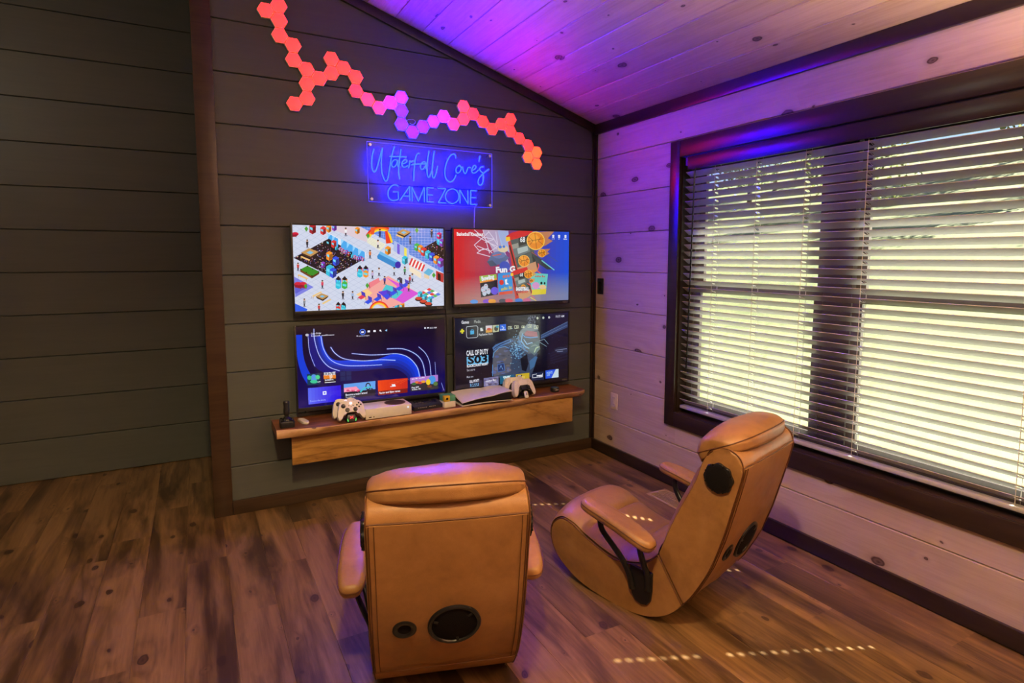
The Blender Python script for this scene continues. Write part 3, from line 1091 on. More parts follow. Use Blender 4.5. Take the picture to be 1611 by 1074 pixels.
    for x, y in ((785, 730), (845, 770), (1010, 715), (1065, 690), (1120, 650), (1170, 620), (925, 745)):
        c = rg.choice([RD, BL_, (226, 60, 90)]) if x < 900 or x > 1150 else BL_
        p.poly([(x - 36, y + 12), (x + 8, y - 16), (x + 40, y), (x - 4, y + 30)], c)
        p.poly([(x - 6, y - 46), (x + 30, y - 30), (x + 34, y + 4), (x, y - 12)], (70, 60, 190))
        p.line([(x - 34, y + 14), (x - 34, y + 34)], 2, (60, 20, 30)); p.line([(x + 36, y + 2), (x + 36, y + 26)], 2, (60, 20, 30))
    p.poly([(848, 610), (935, 565), (948, 600), (862, 655)], (240, 130, 140)); p.poly([(848, 610), (862, 655), (856, 662), (846, 640)], (190, 80, 100))
    rainbow(940, 860, 88, 185, 350)
    # blue tunnel, striped stall
    p.poly([(920, 375), (950, 330), (1130, 425), (1085, 480), (925, 395)], (46, 140, 210)); p.poly([(950, 330), (1130, 425), (1110, 440), (935, 352)], (110, 190, 240)); p.ell(1105, 450, 26, 30, (40, 30, 170))
    for k in range(9):
        t = k / 9
        p.poly([(1225 + t * 120, 388 + t * 60), (1225 + (t + .11) * 120, 388 + (t + .11) * 60), (1200 + (t + .11) * 120, 448 + (t + .11) * 60), (1200 + t * 120, 448 + t * 60)], (220, 40, 50) if k % 2 == 0 else (248, 244, 240))
    p.poly([(1205, 455), (1310, 520), (1310, 570), (1205, 505)], (240, 226, 200))
    p.poly([(1330, 520), (1370, 478), (1420, 500), (1380, 545)], (90, 180, 220)); p.poly([(1335, 525), (1380, 545), (1380, 575), (1335, 560)], (230, 206, 170))
    p.poly([(1440, 500), (1505, 525), (1505, 605), (1440, 575)], (190, 50, 50)); p.poly([(1455, 520), (1480, 530), (1480, 590), (1455, 580)], (30, 10, 16))
    for i in range(4):
        for j in range(4):
            x, y = 1330 + (i - j) * 26 + 50, 665 + (i + j) * 14
            p.poly([(x - 24, y), (x, y - 13), (x + 24, y), (x, y + 13)], [(230, 60, 60), (80, 180, 90), (250, 250, 250), (80, 120, 230)][(i + 2 * j) % 4])
    for x, y in ((1300, 720), (1340, 745), (1385, 765)):
        cab(x, y - 10, TQ, .9); p.ell(x - 10, y + 32, 34, 18, (30, 24, 30)); p.ell(x - 12, y + 24, 28, 14, (210, 70, 50))
    for x, y in ((290, 140), (285, 650), (840, 200), (835, 640), (1270, 150), (1420, 545)):
        p.poly([(x - 16, y - 8), (x, y - 30), (x + 16, y - 6), (x, y + 20)], (70, 160, 50))
    def person(x, y, c, leg=(40, 40, 60)):
        p.poly([(x - 7, y + 14), (x + 7, y + 14), (x + 5, y + 40), (x - 5, y + 40)], leg)
        p.poly([(x - 11, y - 12), (x + 11, y - 12), (x + 9, y + 16), (x - 9, y + 16)], c)
        p.ell(x, y - 20, 8, 9, (226, 176, 140)); p.ell(x, y - 25, 8, 6, (50, 34, 26)); p.ell(x + 2, y + 42, 15, 5, (110, 116, 140), .6)
    for x, y, c in ((298, 258, (30, 34, 40)), (642, 152, (240, 240, 244)), (858, 350, (220, 120, 60)), (215, 465, (200, 60, 60)), (434, 620, (214, 60, 90)), (618, 715, (40, 44, 54)), (704, 715, (150, 180, 220)), (880, 530, (190, 170, 210)),
                    (938, 505, (210, 214, 230)), (988, 580, (60, 60, 160)), (272, 785, (130, 140, 150)), (1072, 500, (200, 210, 226)), (1210, 570, (200, 70, 80)), (1232, 555, (180, 200, 230)), (928, 258, (230, 220, 220)), (404, 830, (200, 60, 60)),
                    (945, 165, (40, 60, 120)), (1212, 225, (90, 100, 120)), (1400, 165, (40, 50, 70)), (1200, 640, (230, 180, 90)), (1165, 495, (60, 150, 100))):
        person(x, y, c)
    return p.image('arcade_floor_picture')

def screen_dashboard():
    p = Painter([(120, 110), (1552, 38), (1562, 770), (135, 940)], (6, 4, 52))
    p.grad([(0, 0), (1024, 0), (1024, 576), (0, 576)][:0] or [(120, 110), (1552, 38), (1562, 770), (135, 940)], (4, 1, 22), (6, 4, 96))
    def band(top, bot, c, alpha=1.0):
        p.poly([tuple(v[:2]) for v in smooth_line([(x, y, 0) for x, y in top], 8)] + [tuple(v[:2]) for v in smooth_line([(x, y, 0) for x, y in bot], 8)][::-1], c, alpha)
    band([(122, 190), (130, 420), (170, 590), (230, 700)], [(180, 190), (190, 400), (240, 560), (330, 690)], (8, 60, 214))
    band([(240, 180), (262, 420), (330, 540), (470, 600)], [(300, 180), (330, 400), (420, 500), (560, 556)], (4, 14, 120))
    core_t = [(300, 180), (330, 330), (420, 450), (600, 505), (850, 400), (1060, 385), (1200, 420), (1290, 520), (1320, 640)]
    core_t2 = [(372, 200), (400, 340), (480, 440), (640, 450), (860, 450), (1060, 388), (1190, 415), (1290, 510), (1330, 640)]
    core_b = [(300, 200), (340, 400), (430, 520), (620, 560), (900, 540), (1050, 530), (1130, 560), (1190, 610), (1210, 660)]
    band(core_t2, core_b, (10, 62, 232))
    for k in range(5):
        t = k / 5
        band([(a[0] * (1 - t) + b[0] * t, a[1] * (1 - t) + b[1] * t) for a, b in zip(core_t2, core_b)], core_b, (10, 62 - 10 * k, 232 - 34 * k), .55)
    def stroke(pts, w, c=(216, 226, 255)):
        q = [tuple(v[:2]) for v in smooth_line([(x, y, 0) for x, y in pts], 8)]
        for ww, al in ((w * 5, .10), (w * 3, .2), (w * 1.6, .5)):
            p.line(q, ww, (70, 130, 255), al)
        p.line(q, w, c)
    stroke([(238, 200), (250, 360), (300, 510)], 2)
    stroke([(295, 130), (300, 240), (345, 400), (430, 510), (540, 556)], 3)
    stroke([(362, 205), (385, 330), (450, 440), (560, 495), (720, 505), (950, 495)], 3)
    stroke([(455, 315), (500, 380), (590, 435), (760, 455), (930, 445), (1080, 450)], 3.4)
    stroke([(660, 380), (820, 395), (960, 392), (1100, 385), (1210, 425), (1290, 520), (1318, 640)], 3.4)
    stroke([(1000, 335), (1150, 335), (1270, 385), (1340, 470), (1370, 610)], 3.6)
    stroke([(1305, 315), (1370, 380), (1410, 470), (1425, 610)], 2.6)
    stroke([(1462, 470), (1472, 600)], 1.6); stroke([(1525, 680), (1548, 755)], 1.6)
    w = (240, 244, 255)
    p.ell(765, 163, 30, 29, (70, 130, 255)); p.ell(765, 163, 23, 22, (12, 20, 96)); p.poly([(752, 158), (778, 156), (778, 172), (752, 174)], w)
    for x, y in ((824, 158), (880, 155)):
        p.poly([(x - 12, y - 9), (x + 12, y - 10), (x + 12, y + 9), (x - 12, y + 10)], w)
    p.ell(936, 150, 9, 9, w); p.line([(938, 153), (948, 162)], 3, w); p.poly([(980, 150), (1002, 136), (1000, 160)], (150, 210, 255))
    p.text('My games & apps', 706, 210, 9, w, .01, x2=(830, 204))
    p.ell(228, 192, 17, 13, (190, 190, 200)); p.text('Cozy Order', 266, 187, 12, w, .02, x2=(366, 180)); p.marks(18, 266, 208, 9, w, .01, x2=(492, 196))
    p.text('10:21 AM', 1412, 133, 11, w, .02, x2=(1478, 128)); p.ell(1366, 126, 8, 9, w); p.poly([(1386, 119), (1404, 118), (1404, 130), (1386, 131)], w)
    def tile(q, c0, c1=None):
        p.poly(q, c0)
        if c1:
            (ax, ay), (bx, by), (cx, cy), (dx, dy) = q
            for k in range(10):
                t = k / 10
                p.poly([(ax + (bx - ax) * t, ay + (by - ay) * t), (bx, by), (cx, cy), (dx + (cx - dx) * t, dy + (cy - dy) * t)], [a + (b - a) * (k + 1) / 10 for a, b in zip(c0, c1)])
    tile([(222, 588), (350, 580), (352, 690), (225, 703)], (14, 60, 84)); p.ell(288, 630, 30, 40, (90, 150, 230)); p.ell(245, 625, 22, 22, (60, 190, 130)); p.ell(325, 620, 22, 22, (80, 210, 140)); p.ell(288, 665, 36, 18, (60, 200, 150)); p.line([(325, 670), (350, 665)], 5, w)
    tile([(382, 577), (502, 570), (504, 672), (385, 684)], (36, 24, 26)); p.poly([(382, 600), (502, 594), (502, 632), (384, 640)], (230, 130, 40)); p.ell(455, 612, 16, 22, (240, 200, 170))
    p.text('FORTNITE', 388, 604, 22, w, .03, x2=(498, 596)); p.text('Installing..', 396, 658, 13, w, .03, x2=(486, 650)); p.line([(396, 676), (496, 667)], 5, w)
    for a, b in ((545, 562), (603, 558), (545, 612), (603, 608)):
        p.poly([(a, b + 2), (a + 50, b), (a + 51, b + 44), (a + 1, b + 48)], (20, 40, 92))
    tile([(228, 732), (550, 702), (552, 862), (233, 900)], (92, 112, 246), (44, 20, 222)); p.poly([(372, 765), (408, 761), (410, 797), (374, 801)], w); p.ell(391, 781, 9, 9, (92, 100, 240)); p.text('Browse the store', 248, 874, 12, (170, 190, 255), .01, x2=(400, 858))
    tile([(577, 692), (886, 659), (886, 806), (580, 838)], (96, 160, 236)); p.poly([(580, 730), (700, 715), (740, 760), (580, 775)], (250, 150, 180)); p.poly([(580, 775), (886, 742), (886, 806), (580, 838)], (22, 22, 34))
    p.ell(815, 715, 26, 38, (26, 30, 46)); p.ell(815, 715, 16, 26, (110, 170, 236)); p.line([(740, 770), (780, 730), (850, 720)], 10, (60, 200, 210)); p.line([(830, 765), (850, 735), (876, 758)], 6, (30, 34, 50))
    for k in range(10):
        p.ell(600 + k * 14, 752 + rg.uniform(-6, 10), 12, 8, rg.choice([(240, 110, 150), (250, 180, 200), (220, 70, 120)]))
    p.text('Become a racing legend', 596, 812, 15, w, .03, x2=(806, 788)); p.text('Pre-order now', 597, 834, 12, w, .005, x2=(690, 824))
    tile([(908, 656), (1198, 630), (1198, 778), (913, 808)], (240, 74, 26), (206, 40, 20)); p.poly([(912, 765), (1198, 735), (1198, 778), (913, 808)], (96, 16, 14), .75)
    for k in range(3):
        p.line([(1020 + k * 50, 690), (1180 + k * 16, 640)], 3, (255, 120, 60), .5)
    p.poly([(1028, 722), (1045, 695), (1075, 692), (1084, 715)], w); p.ell(1042, 708, 6, 8, (230, 70, 30)); p.text('Racing and flying games', 924, 793, 15, w, .03, x2=(1126, 770))
    tile([(1224, 628), (1492, 598), (1494, 745), (1226, 768)], (176, 120, 206)); p.poly([(1224, 690), (1494, 665), (1494, 745), (1226, 768)], (44, 42, 48)); p.ell(1436, 650, 34, 44, (70, 150, 226)); p.ell(1398, 672, 22, 30, (240, 206, 40)); p.ell(1468, 690, 22, 20, (90, 120, 60))
    for x, y, c in ((1290, 675, (230, 120, 60)), (1320, 680, (200, 60, 60)), (1350, 668, (240, 160, 60)), (1260, 690, (60, 110, 60)), (1410, 715, (120, 60, 40))):
        p.ell(x, y, 22, 13, c)
    p.marks(15, 1240, 648, 10, w, .03, x2=(1364, 630)); p.text('Play 60+', 1238, 738, 12, w, .03, x2=(1308, 728)); p.marks(11, 1240, 758, 11, w, .0, x2=(1326, 746))
    return p.image('blue_dashboard_picture')

def screen_basketball():
    p = Painter([(70, 152), (1370, 170), (1362, 945), (82, 998)], (150, 150, 160))
    full = [(70, 152), (1370, 170), (1362, 945), (82, 998)]
    p.grad(full, (226, 36, 36), (18, 82, 226), False)
    for k in range(12):
        t = k / 12
        p.poly([(70, 700 + t * 250), (1370, 640 + t * 260), (1362, 945), (82, 998)], (176, 164, 150), .085)
    p.poly([(390, 158), (560, 160), (700, 560), (520, 420)], (196, 206, 236), .75)
    p.poly([(560, 160), (680, 165), (700, 420), (600, 330)], (170, 196, 240), .9)
    net = (226, 214, 236)
    for a, b in (((250, 185), (455, 300)), ((300, 160), (550, 370)), ((395, 160), (470, 420)), ((455, 170), (520, 260)), ((520, 262), (560, 330)), ((300, 330), (400, 240)), ((300, 330), (350, 390)), ((350, 390), (450, 370)), ((330, 420), (400, 370)), ((330, 420), (480, 460)), ((455, 300), (560, 345)),
                 ((400, 240), (520, 262)), ((520, 262), (420, 300)), ((450, 370), (520, 440)), ((560, 345), (480, 400)), ((480, 400), (330, 340)), ((460, 180), (400, 240)), ((540, 180), (560, 330))):
        p.line([a, b], 6, net)
    # hoop machine
    def machine(x, y, s):
        q = lambda pts: [(x + a * s, y + b * s) for a, b in pts]
        p.poly(q([(0, 60), (60, 20), (270, -40), (290, 20), (100, 100), (30, 110)]), (214, 38, 38))
        p.poly(q([(-5, 70), (40, 62), (45, 110), (0, 115)]), (250, 200, 60))
        p.poly(q([(50, 100), (260, 45), (290, 130), (320, 330), (110, 420)]), (82, 88, 84))
        p.poly(q([(60, 150), (130, 130), (140, 200), (70, 220)]), (150, 150, 140)); p.poly(q([(135, 75), (245, 45), (245, 130), (140, 165)]), (44, 44, 44))
        p.text('68', x + 150 * s, y + 120 * s, 40 * s, (230, 236, 240), .02, width=44 * s)
        p.poly(q([(60, 200), (250, 150), (260, 220), (80, 300)]), (110, 120, 120)); p.poly(q([(120, 190), (230, 160), (240, 210), (130, 250)]), (176, 190, 186))
        p.poly(q([(20, 120), (50, 110), (130, 430), (160, 640), (100, 640), (70, 430)]), (206, 50, 46)); p.poly(q([(30, 160), (44, 150), (120, 430), (106, 440)]), (60, 30, 30))
        p.poly(q([(270, 220), (330, 260), (350, 400), (330, 420), (300, 380)]), (48, 50, 46)); p.line(q([(275, 235), (330, 270), (352, 380), (335, 430), (400, 480)]), 9 * s, (232, 90, 80))
        p.poly(q([(120, 400), (320, 330), (340, 430), (160, 540)]), (206, 150, 110))
        p.line(q([(330, 470), (420, 520)]), 10 * s, (236, 206, 70))
    machine(655, 165, 1.05)
    p.poly([(930, 400), (1010, 450), (1200, 600), (1120, 600), (1000, 520)], (60, 66, 70)); p.line([(1060, 500), (1200, 605)], 9, (120, 206, 214)); p.line([(1100, 420), (1240, 510)], 5, (70, 90, 130))
    def ball(x, y, r, flame=True):
        if flame:
            p.poly([(x, y - r), (x + r * 2.2, y - r * 1.15), (x + r * 1.4, y - r * .3), (x + r * 2.0, y), (x + r * 1.2, y + r * .5), (x, y + r)], (240, 150, 60), .75)
        p.ell(x, y, r * 1.05, r * 1.08, (252, 206, 90)); p.ell(x, y, r * .95, r * .98, (236, 140, 30)); p.ell(x - r * .2, y - r * .25, r * .55, r * .55, (250, 176, 60), .7)
        for a in (-.5, 0, .5):
            p.line([(x + a * r * 1.5 - .1 * r, y - r * .9 * (1 - abs(a))), (x + a * r * .6, y), (x + a * r * 1.5 + .1 * r, y + r * .9 * (1 - abs(a)))], 3, (90, 40, 10))
        p.line([(x - r * .93, y + .1 * r), (x, y - .1 * r), (x + r * .93, y - .25 * r)], 3, (90, 40, 10))
    ball(990, 275, 98); ball(1060, 415, 44); 
    # cap and cup behind
    p.poly([(450, 510), (500, 420), (600, 400), (690, 470), (620, 540), (480, 565)], (92, 108, 150)); p.ell(575, 440, 70, 40, (110, 126, 176)); p.line([(505, 450), (600, 430)], 7, (220, 90, 70)); p.poly([(440, 515), (500, 500), (560, 560), (480, 572)], (70, 84, 110))
    p.ell(620, 370, 60, 40, (226, 206, 170)); p.ell(590, 350, 18, 16, (80, 130, 220)); p.ell(630, 345, 16, 14, (80, 130, 220)); p.ell(640, 570, 60, 60, (70, 86, 190))
    p.text('Fun G', 542, 640, 44, (244, 244, 250), .05, x2=(760, 626)) 
    ball(858, 505, 62, False)
    # box covers
    p.poly([(358, 680), (548, 655), (565, 885), (378, 920)], (240, 160, 60)); p.poly([(365, 760), (555, 720), (565, 885), (378, 920)], (30, 26, 44)); p.poly([(358, 680), (548, 655), (552, 700), (362, 740)], (120, 206, 90), .7)
    p.text('Bowling', 385, 735, 34, (236, 240, 250), .05, x2=(525, 705)); p.marks(7, 415, 752, 12, (240, 120, 60), .04, x2=(520, 735))
    for x, y in ((400, 830), (430, 800), (415, 870), (460, 850)):
        p.ell(x, y, 24, 34, (196, 206, 226)); p.line([(x - 12, y - 14), (x + 12, y - 18)], 3, (210, 60, 60))
    p.ell(528, 845, 42, 44, (110, 90, 226))
    p.poly([(562, 650), (730, 630), (730, 870), (575, 892)], (60, 150, 226)); p.ell(605, 750, 26, 30, (226, 60, 50)); p.poly([(640, 720), (670, 710), (665, 750), (690, 770), (650, 775)], (244, 244, 250)); p.poly([(580, 860), (730, 840), (730, 875), (576, 892)], (226, 90, 70)); p.marks(10, 600, 845, 26, (236, 206, 60), .05, x2=(722, 820))
    p.marks(3, 615, 700, 20, (240, 110, 80), .05, x2=(700, 690))
    p.poly([(940, 640), (1130, 652), (1105, 880), (930, 892)], (110, 206, 196)); p.poly([(950, 830), (1112, 820), (1105, 880), (945, 892)], (226, 206, 60)); p.ell(992, 785, 42, 40, (216, 150, 206)); p.ell(1070, 800, 40, 26, (236, 200, 150)); p.ell(1055, 756, 12, 16, (20, 20, 20)); p.ell(1092, 758, 9, 14, (20, 20, 20)); p.marks(10, 980, 688, 16, (220, 70, 60), .05, x2=(1095, 690))
    machine(708, 600, .68)
    ball(908, 655, 46); ball(940, 730, 22); ball(850, 800, 26, False)
    p.poly([(765, 815), (915, 810), (915, 848), (772, 850)], (120, 150, 206), .6); p.text('BASKETBALL', 768, 842, 28, (240, 240, 244), .05, x2=(915, 838)); p.text('KNOCKOUT', 775, 870, 16, (210, 60, 60), .06, x2=(905, 866))
    for x, c in ((300, (90, 150, 226)), (440, (130, 70, 206)), (500, (236, 160, 60)), (620, (90, 90, 100)), (690, (220, 80, 100)), (800, (60, 120, 206)), (890, (200, 90, 140))):
        p.ell(x, 975 - (x - 80) * .03, 44, 24, c)
    for x in range(95, 1360, 8):
        pass
    p.text('Basketball Knockout', 104, 226, 26, (250, 250, 252), .035, x2=(402, 226))
    for x in (1190, 1257, 1330):
        p.ell(x, 215, 13, 12, (236, 240, 250)); p.poly([(x - 13, 228), (x + 13, 226), (x + 9, 240), (x - 9, 240)], (236, 240, 250)); 
    p.text('1-4', 1176, 258, 9, (236, 240, 250), .02, x2=(1206, 257)); p.text('6+', 1248, 258, 9, (236, 240, 250), .02, x2=(1268, 257)); p.text('Move', 1308, 259, 10, (250, 250, 252), .04, x2=(1348, 258))
    return p.image('basketball_title_picture')

def screen_soldier():
    quad = [(92, 118), (1462, 52), (1462, 862), (98, 1000)]
    p = Painter(quad, (8, 10, 30))
    p.grad(quad, (14, 18, 46), (5, 6, 24))
    for k in range(50):
        p.ell(rg.uniform(120, 1400), rg.uniform(350, 900), 2, 3, (120, 140, 190), .7)
    for k in range(9):
        p.line([(1130, 330 + k * 6), (1455, 165 + k * 8)], 3, (74, 110, 170) if k not in (0, 5) else (150, 190, 236), .8)
    for k in range(5):
        p.line([(1250, 560 + k * 30), (1455, 470 + k * 40)], 14, (30, 34, 60), .6)
    p.ell(1380, 520, 80, 40, (30, 40, 66)); p.line([(1310, 520), (1450, 500)], 4, (150, 160, 190)); p.line([(1330, 535), (1400, 530)], 4, (150, 160, 190))
    # a masked soldier, seen from the side
    p.poly([(550, 500), (600, 450), (700, 390), (820, 350), (900, 400), (1060, 480), (1090, 560), (1060, 700), (1010, 850), (560, 850), (540, 700)], (58, 72, 98))
    p.poly([(555, 560), (620, 480), (700, 470), (770, 530), (780, 640), (740, 790), (560, 830), (545, 700)], (92, 94, 108))
    for k in range(26):
        x, y = rg.uniform(560, 760), rg.uniform(500, 800)
        p.ell(x, y, rg.uniform(12, 34), rg.uniform(8, 22), rg.choice([(110, 118, 160), (66, 66, 76), (126, 112, 108), (86, 104, 170)]), .7)
    p.poly([(605, 690), (680, 675), (690, 765), (610, 780)], (34, 54, 104)); p.line([(605, 690), (680, 675), (690, 765), (610, 780), (605, 690)], 4, (70, 120, 200)); p.line([(630, 740), (645, 700), (668, 750)], 4, (120, 170, 230))
    p.line([(548, 600), (560, 540), (620, 480), (690, 465), (750, 490)], 5, (110, 170, 230)); p.line([(545, 830), (545, 690)], 6, (90, 160, 230))
    p.poly([(540, 480), (580, 440), (760, 370), (800, 400), (600, 480), (560, 520)], (80, 120, 176)); p.line([(560, 490), (640, 440), (770, 385)], 6, (20, 26, 44))
    for k in range(300):
        x, y = rg.gauss(840, 50), rg.gauss(500, 90)
        p.ell(x, y, rg.uniform(4, 9), rg.uniform(4, 8), rg.choice([(110, 176, 226), (50, 84, 120), (150, 206, 240), (30, 44, 70), (80, 130, 180)]), .9)
    p.poly([(850, 380), (880, 260), (960, 210), (1070, 220), (1110, 300), (1120, 420), (1080, 540), (980, 560), (900, 500)], (96, 106, 116))
    p.poly([(860, 300), (960, 190), (1060, 190), (1100, 260), (930, 300), (880, 360)], (128, 142, 150))
    for k in range(60):
        p.ell(rg.uniform(960, 1060), rg.uniform(90, 190), 7, 9, rg.choice([(96, 106, 130), (60, 66, 96), (130, 140, 160)]), .6)
    p.poly([(930, 300), (960, 270), (1080, 290), (1090, 350), (1000, 345), (930, 335)], (170, 120, 130)); p.line([(915, 330), (935, 350), (1000, 360), (1090, 352)], 7, (120, 170, 226))
    for x, y in ((850, 400), (862, 440), (880, 480), (910, 510)):
        p.line([(x, y - 60), (x + 14, y), (x + 60, y + 20)], 8, (96, 140, 190))
    p.line([(905, 310), (890, 400), (940, 470), (1000, 500)], 10, (130, 180, 220)); p.line([(920, 380), (960, 440), (1020, 420), (1040, 460)], 7, (150, 196, 236))
    p.poly([(1000, 440), (1100, 400), (1120, 500), (1050, 580), (980, 520)], (96, 120, 126)); p.line([(1050, 540), (1070, 490), (1110, 470)], 9, (180, 206, 170)); p.line([(1010, 470), (1060, 450), (1110, 480)], 8, (130, 150, 150))
    p.line([(1110, 400), (1170, 380), (1220, 440)], 4, (140, 170, 190)); p.line([(1120, 420), (1200, 470)], 4, (140, 170, 190))
    p.poly([(880, 620), (960, 560), (980, 680), (950, 780), (900, 760)], (20, 22, 34)); p.poly([(990, 650), (1060, 590), (1090, 600), (1050, 720), (1000, 760)], (70, 120, 170), .8)
    w = (240, 242, 250)
    p.text('Games', 170, 182, 24, w, .03, x2=(260, 178)); p.text('Media', 322, 175, 24, (190, 200, 200), .0, x2=(398, 171)); p.text('10:37 AM', 1308, 112, 20, w, .005, x2=(1412, 108))
    for x, y in ((1086, 118), (1157, 114), (1228, 110)):
        p.ell(x, y, 12, 14, (226, 236, 220)); p.ell(x, y, 5, 6, (120, 130, 110))
    p.poly([(140, 240), (205, 235), (205, 305), (142, 312)], (36, 30, 60)); p.line([(160, 275), (198, 270)], 14, (226, 220, 50)); p.line([(178, 250), (180, 295)], 14, (226, 220, 50))
    p.line([(236, 218), (350, 208), (366, 225), (366, 335), (352, 350), (246, 358), (232, 342), (228, 235), (236, 218)], 4, (206, 214, 226)); p.poly([(275, 268), (322, 264), (322, 308), (276, 314)], (60, 170, 226)); p.line([(285, 268), (287, 256), (310, 254), (312, 266)], 4, (60, 170, 226))
    p.text('PlayStation Store', 378, 330, 17, w, .01, x2=(545, 318))
    p.poly([(395, 235), (428, 232), (430, 272), (396, 276)], (210, 216, 220)); p.ell(428, 240, 10, 12, (40, 60, 60))
    p.poly([(460, 208), (538, 202), (538, 288), (462, 294)], (214, 206, 216)); p.poly([(462, 260), (538, 240), (538, 288), (462, 294)], (220, 160, 70)); p.ell(500, 250, 26, 16, (200, 70, 60))
    p.poly([(544, 202), (620, 196), (620, 282), (546, 290)], (190, 196, 160)); p.ell(585, 245, 24, 28, (80, 80, 70)); p.ell(600, 220, 18, 14, (70, 160, 190))
    p.poly([(628, 195), (705, 189), (706, 270), (630, 276)], (50, 110, 230)); p.line([(655, 215), (680, 235), (660, 255)], 8, (190, 214, 250)); p.text('Fitness', 636, 266, 12, w, .02, x2=(700, 260))
    for x, y, s in ((750, 232, 20), (832, 222, 22), (912, 222, 16), (992, 214, 22), (1070, 226, 22)):
        p.line([(x - s, y + s), (x - s, y - s * .6), (x + s, y - s * .7), (x + s, y + s * .8), (x - s, y + s)], 4, (210, 220, 190)); p.ell(x + 4, y + 4, 8, 9, (210, 220, 190))
    p.text('CALL OF DUTY', 230, 574, 40, w, .035, x2=(492, 552))
    p.poly([(232, 590), (492, 568), (494, 672), (235, 692)], (110, 190, 236)); p.text('S03', 245, 674, 60, (6, 10, 26), .035, x2=(482, 656)); p.text('BLACKCOUNT NIGHT', 236, 718, 18, w, .05, x2=(490, 690))
    p.text('See more', 236, 768, 20, (220, 224, 236), .0, x2=(332, 756)); p.text('Must see', 234, 850, 17, (200, 206, 220), .01, x2=(312, 840))
    p.poly([(255, 885), (412, 868), (414, 952), (258, 972)], (12, 18, 54)); p.text('CALL OF DUTY', 266, 910, 20, w, .05, x2=(384, 892)); p.poly([(275, 922), (374, 912), (374, 948), (277, 958)], (110, 190, 236)); p.text('S03', 282, 952, 26, (8, 12, 40), .05, x2=(368, 942))
    p.poly([(437, 854), (615, 834), (618, 942), (440, 960)], (120, 120, 166))
    for k in range(40):
        p.ell(rg.uniform(450, 605), rg.uniform(860, 940), rg.uniform(6, 22), rg.uniform(4, 12), rg.choice([(90, 76, 110), (150, 140, 176), (70, 60, 80), (190, 180, 210)]), .7)
    p.marks(10, 460, 905, 14, w, .03, x2=(590, 885))
    p.poly([(632, 832), (805, 814), (806, 912), (635, 932)], (30, 96, 130)); p.text('TREK', 672, 890, 34, (214, 240, 240), .06, x2=(768, 876)); p.marks(6, 695, 856, 10, w, .03, x2=(745, 850)); p.marks(7, 698, 906, 12, w, .04, x2=(745, 900))
    p.poly([(826, 812), (990, 796), (992, 900), (830, 912)], (206, 176, 40)); p.poly([(842, 826), (900, 820), (900, 838), (842, 844)], (30, 26, 10)); p.marks(3, 850, 840, 9, w, .02, x2=(890, 836)); p.marks(4, 876, 868, 28, (236, 206, 120), .05, x2=(956, 858)); p.line([(850, 902), (940, 894)], 6, w)
    p.poly([(1012, 798), (1168, 782), (1170, 880), (1016, 894)], (28, 38, 70)); p.line([(1080, 812), (1030, 820), (1030, 860), (1150, 845), (1152, 806)], 4, w); p.line([(1084, 836), (1150, 828)], 10, w); p.line([(1115, 850), (1150, 846)], 8, w)
    p.poly([(1188, 770), (1348, 752), (1350, 856), (1190, 872)], (40, 90, 232)); p.poly([(1315, 756), (1348, 752), (1350, 856), (1262, 864)], (206, 226, 236)); p.text('POINTS', 1204, 818, 20, (160, 200, 250), .04, x2=(1275, 808)); p.marks(4, 1205, 842, 20, (160, 200, 250), .04, x2=(1256, 834))
    return p.image('masked_soldier_picture')

def screen_mat(name, im, strength):
    t = NT(name)
    tx = t.n('TexImage')
    tx.image = im
    tx.extension = 'EXTEND'
    tc = t.n('TexCoord')
    t.l(tc.outputs['UV'], tx.inputs['Vector'])
    t.l(tx.outputs[0], t.p.inputs['Emission Color'])
    t.p.inputs['Emission Strength'].default_value = strength
    t.p.inputs['Base Color'].default_value = (0.006, 0.006, 0.007, 1)
    t.p.inputs['Roughness'].default_value = 0.12
    t.p.inputs['Coat Weight'].default_value = 0.5
    t.p.inputs['Coat Roughness'].default_value = 0.06
    t.p.inputs['Coat IOR'].default_value = 1.6
    t.p.inputs['Specular IOR Level'].default_value = 0.5
    return t.m
# ------------------------------------------------------------------ hexagon light panels on the back wall
HEX = [(0, 0, 'red'), (0, 1, 'red'), (-1, 1, 'red'), (-2, 1, 'red'), (-3, 2, 'red'), (-4, 2, 'red'), (-5, 3, 'red'), (-6, 3, 'red'), (-7, 3, 'red'), (-7, 2, 'red'),
       (-6, 4, 'red'), (-6, 5, 'red'), (-5, 5, 'red'), (-6, 6, 'red'), (-7, 7, 'red'), (-8, 7, 'crimson'), (-9, 8, 'pink'), (-10, 9, 'hot pink'), (-10, 10, 'magenta'), (-10, 11, 'orchid'),
       (-11, 11, 'violet'), (-12, 11, 'violet'), (-13, 12, 'purple'), (-13, 13, 'purple'), (-13, 14, 'orchid'), (-13, 15, 'magenta'), (-14, 16, 'hot pink'), (-14, 17, 'rose'), (-13, 17, 'rose'), (-14, 18, 'crimson'),
       (-15, 19, 'red'), (-16, 20, 'red'), (-16, 21, 'red'), (-16, 22, 'red'), (-17, 22, 'red'), (-18, 23, 'red'), (-19, 24, 'red'), (-20, 25, 'orange'), (-20, 24, 'orange'), (-21, 25, 'orange')]
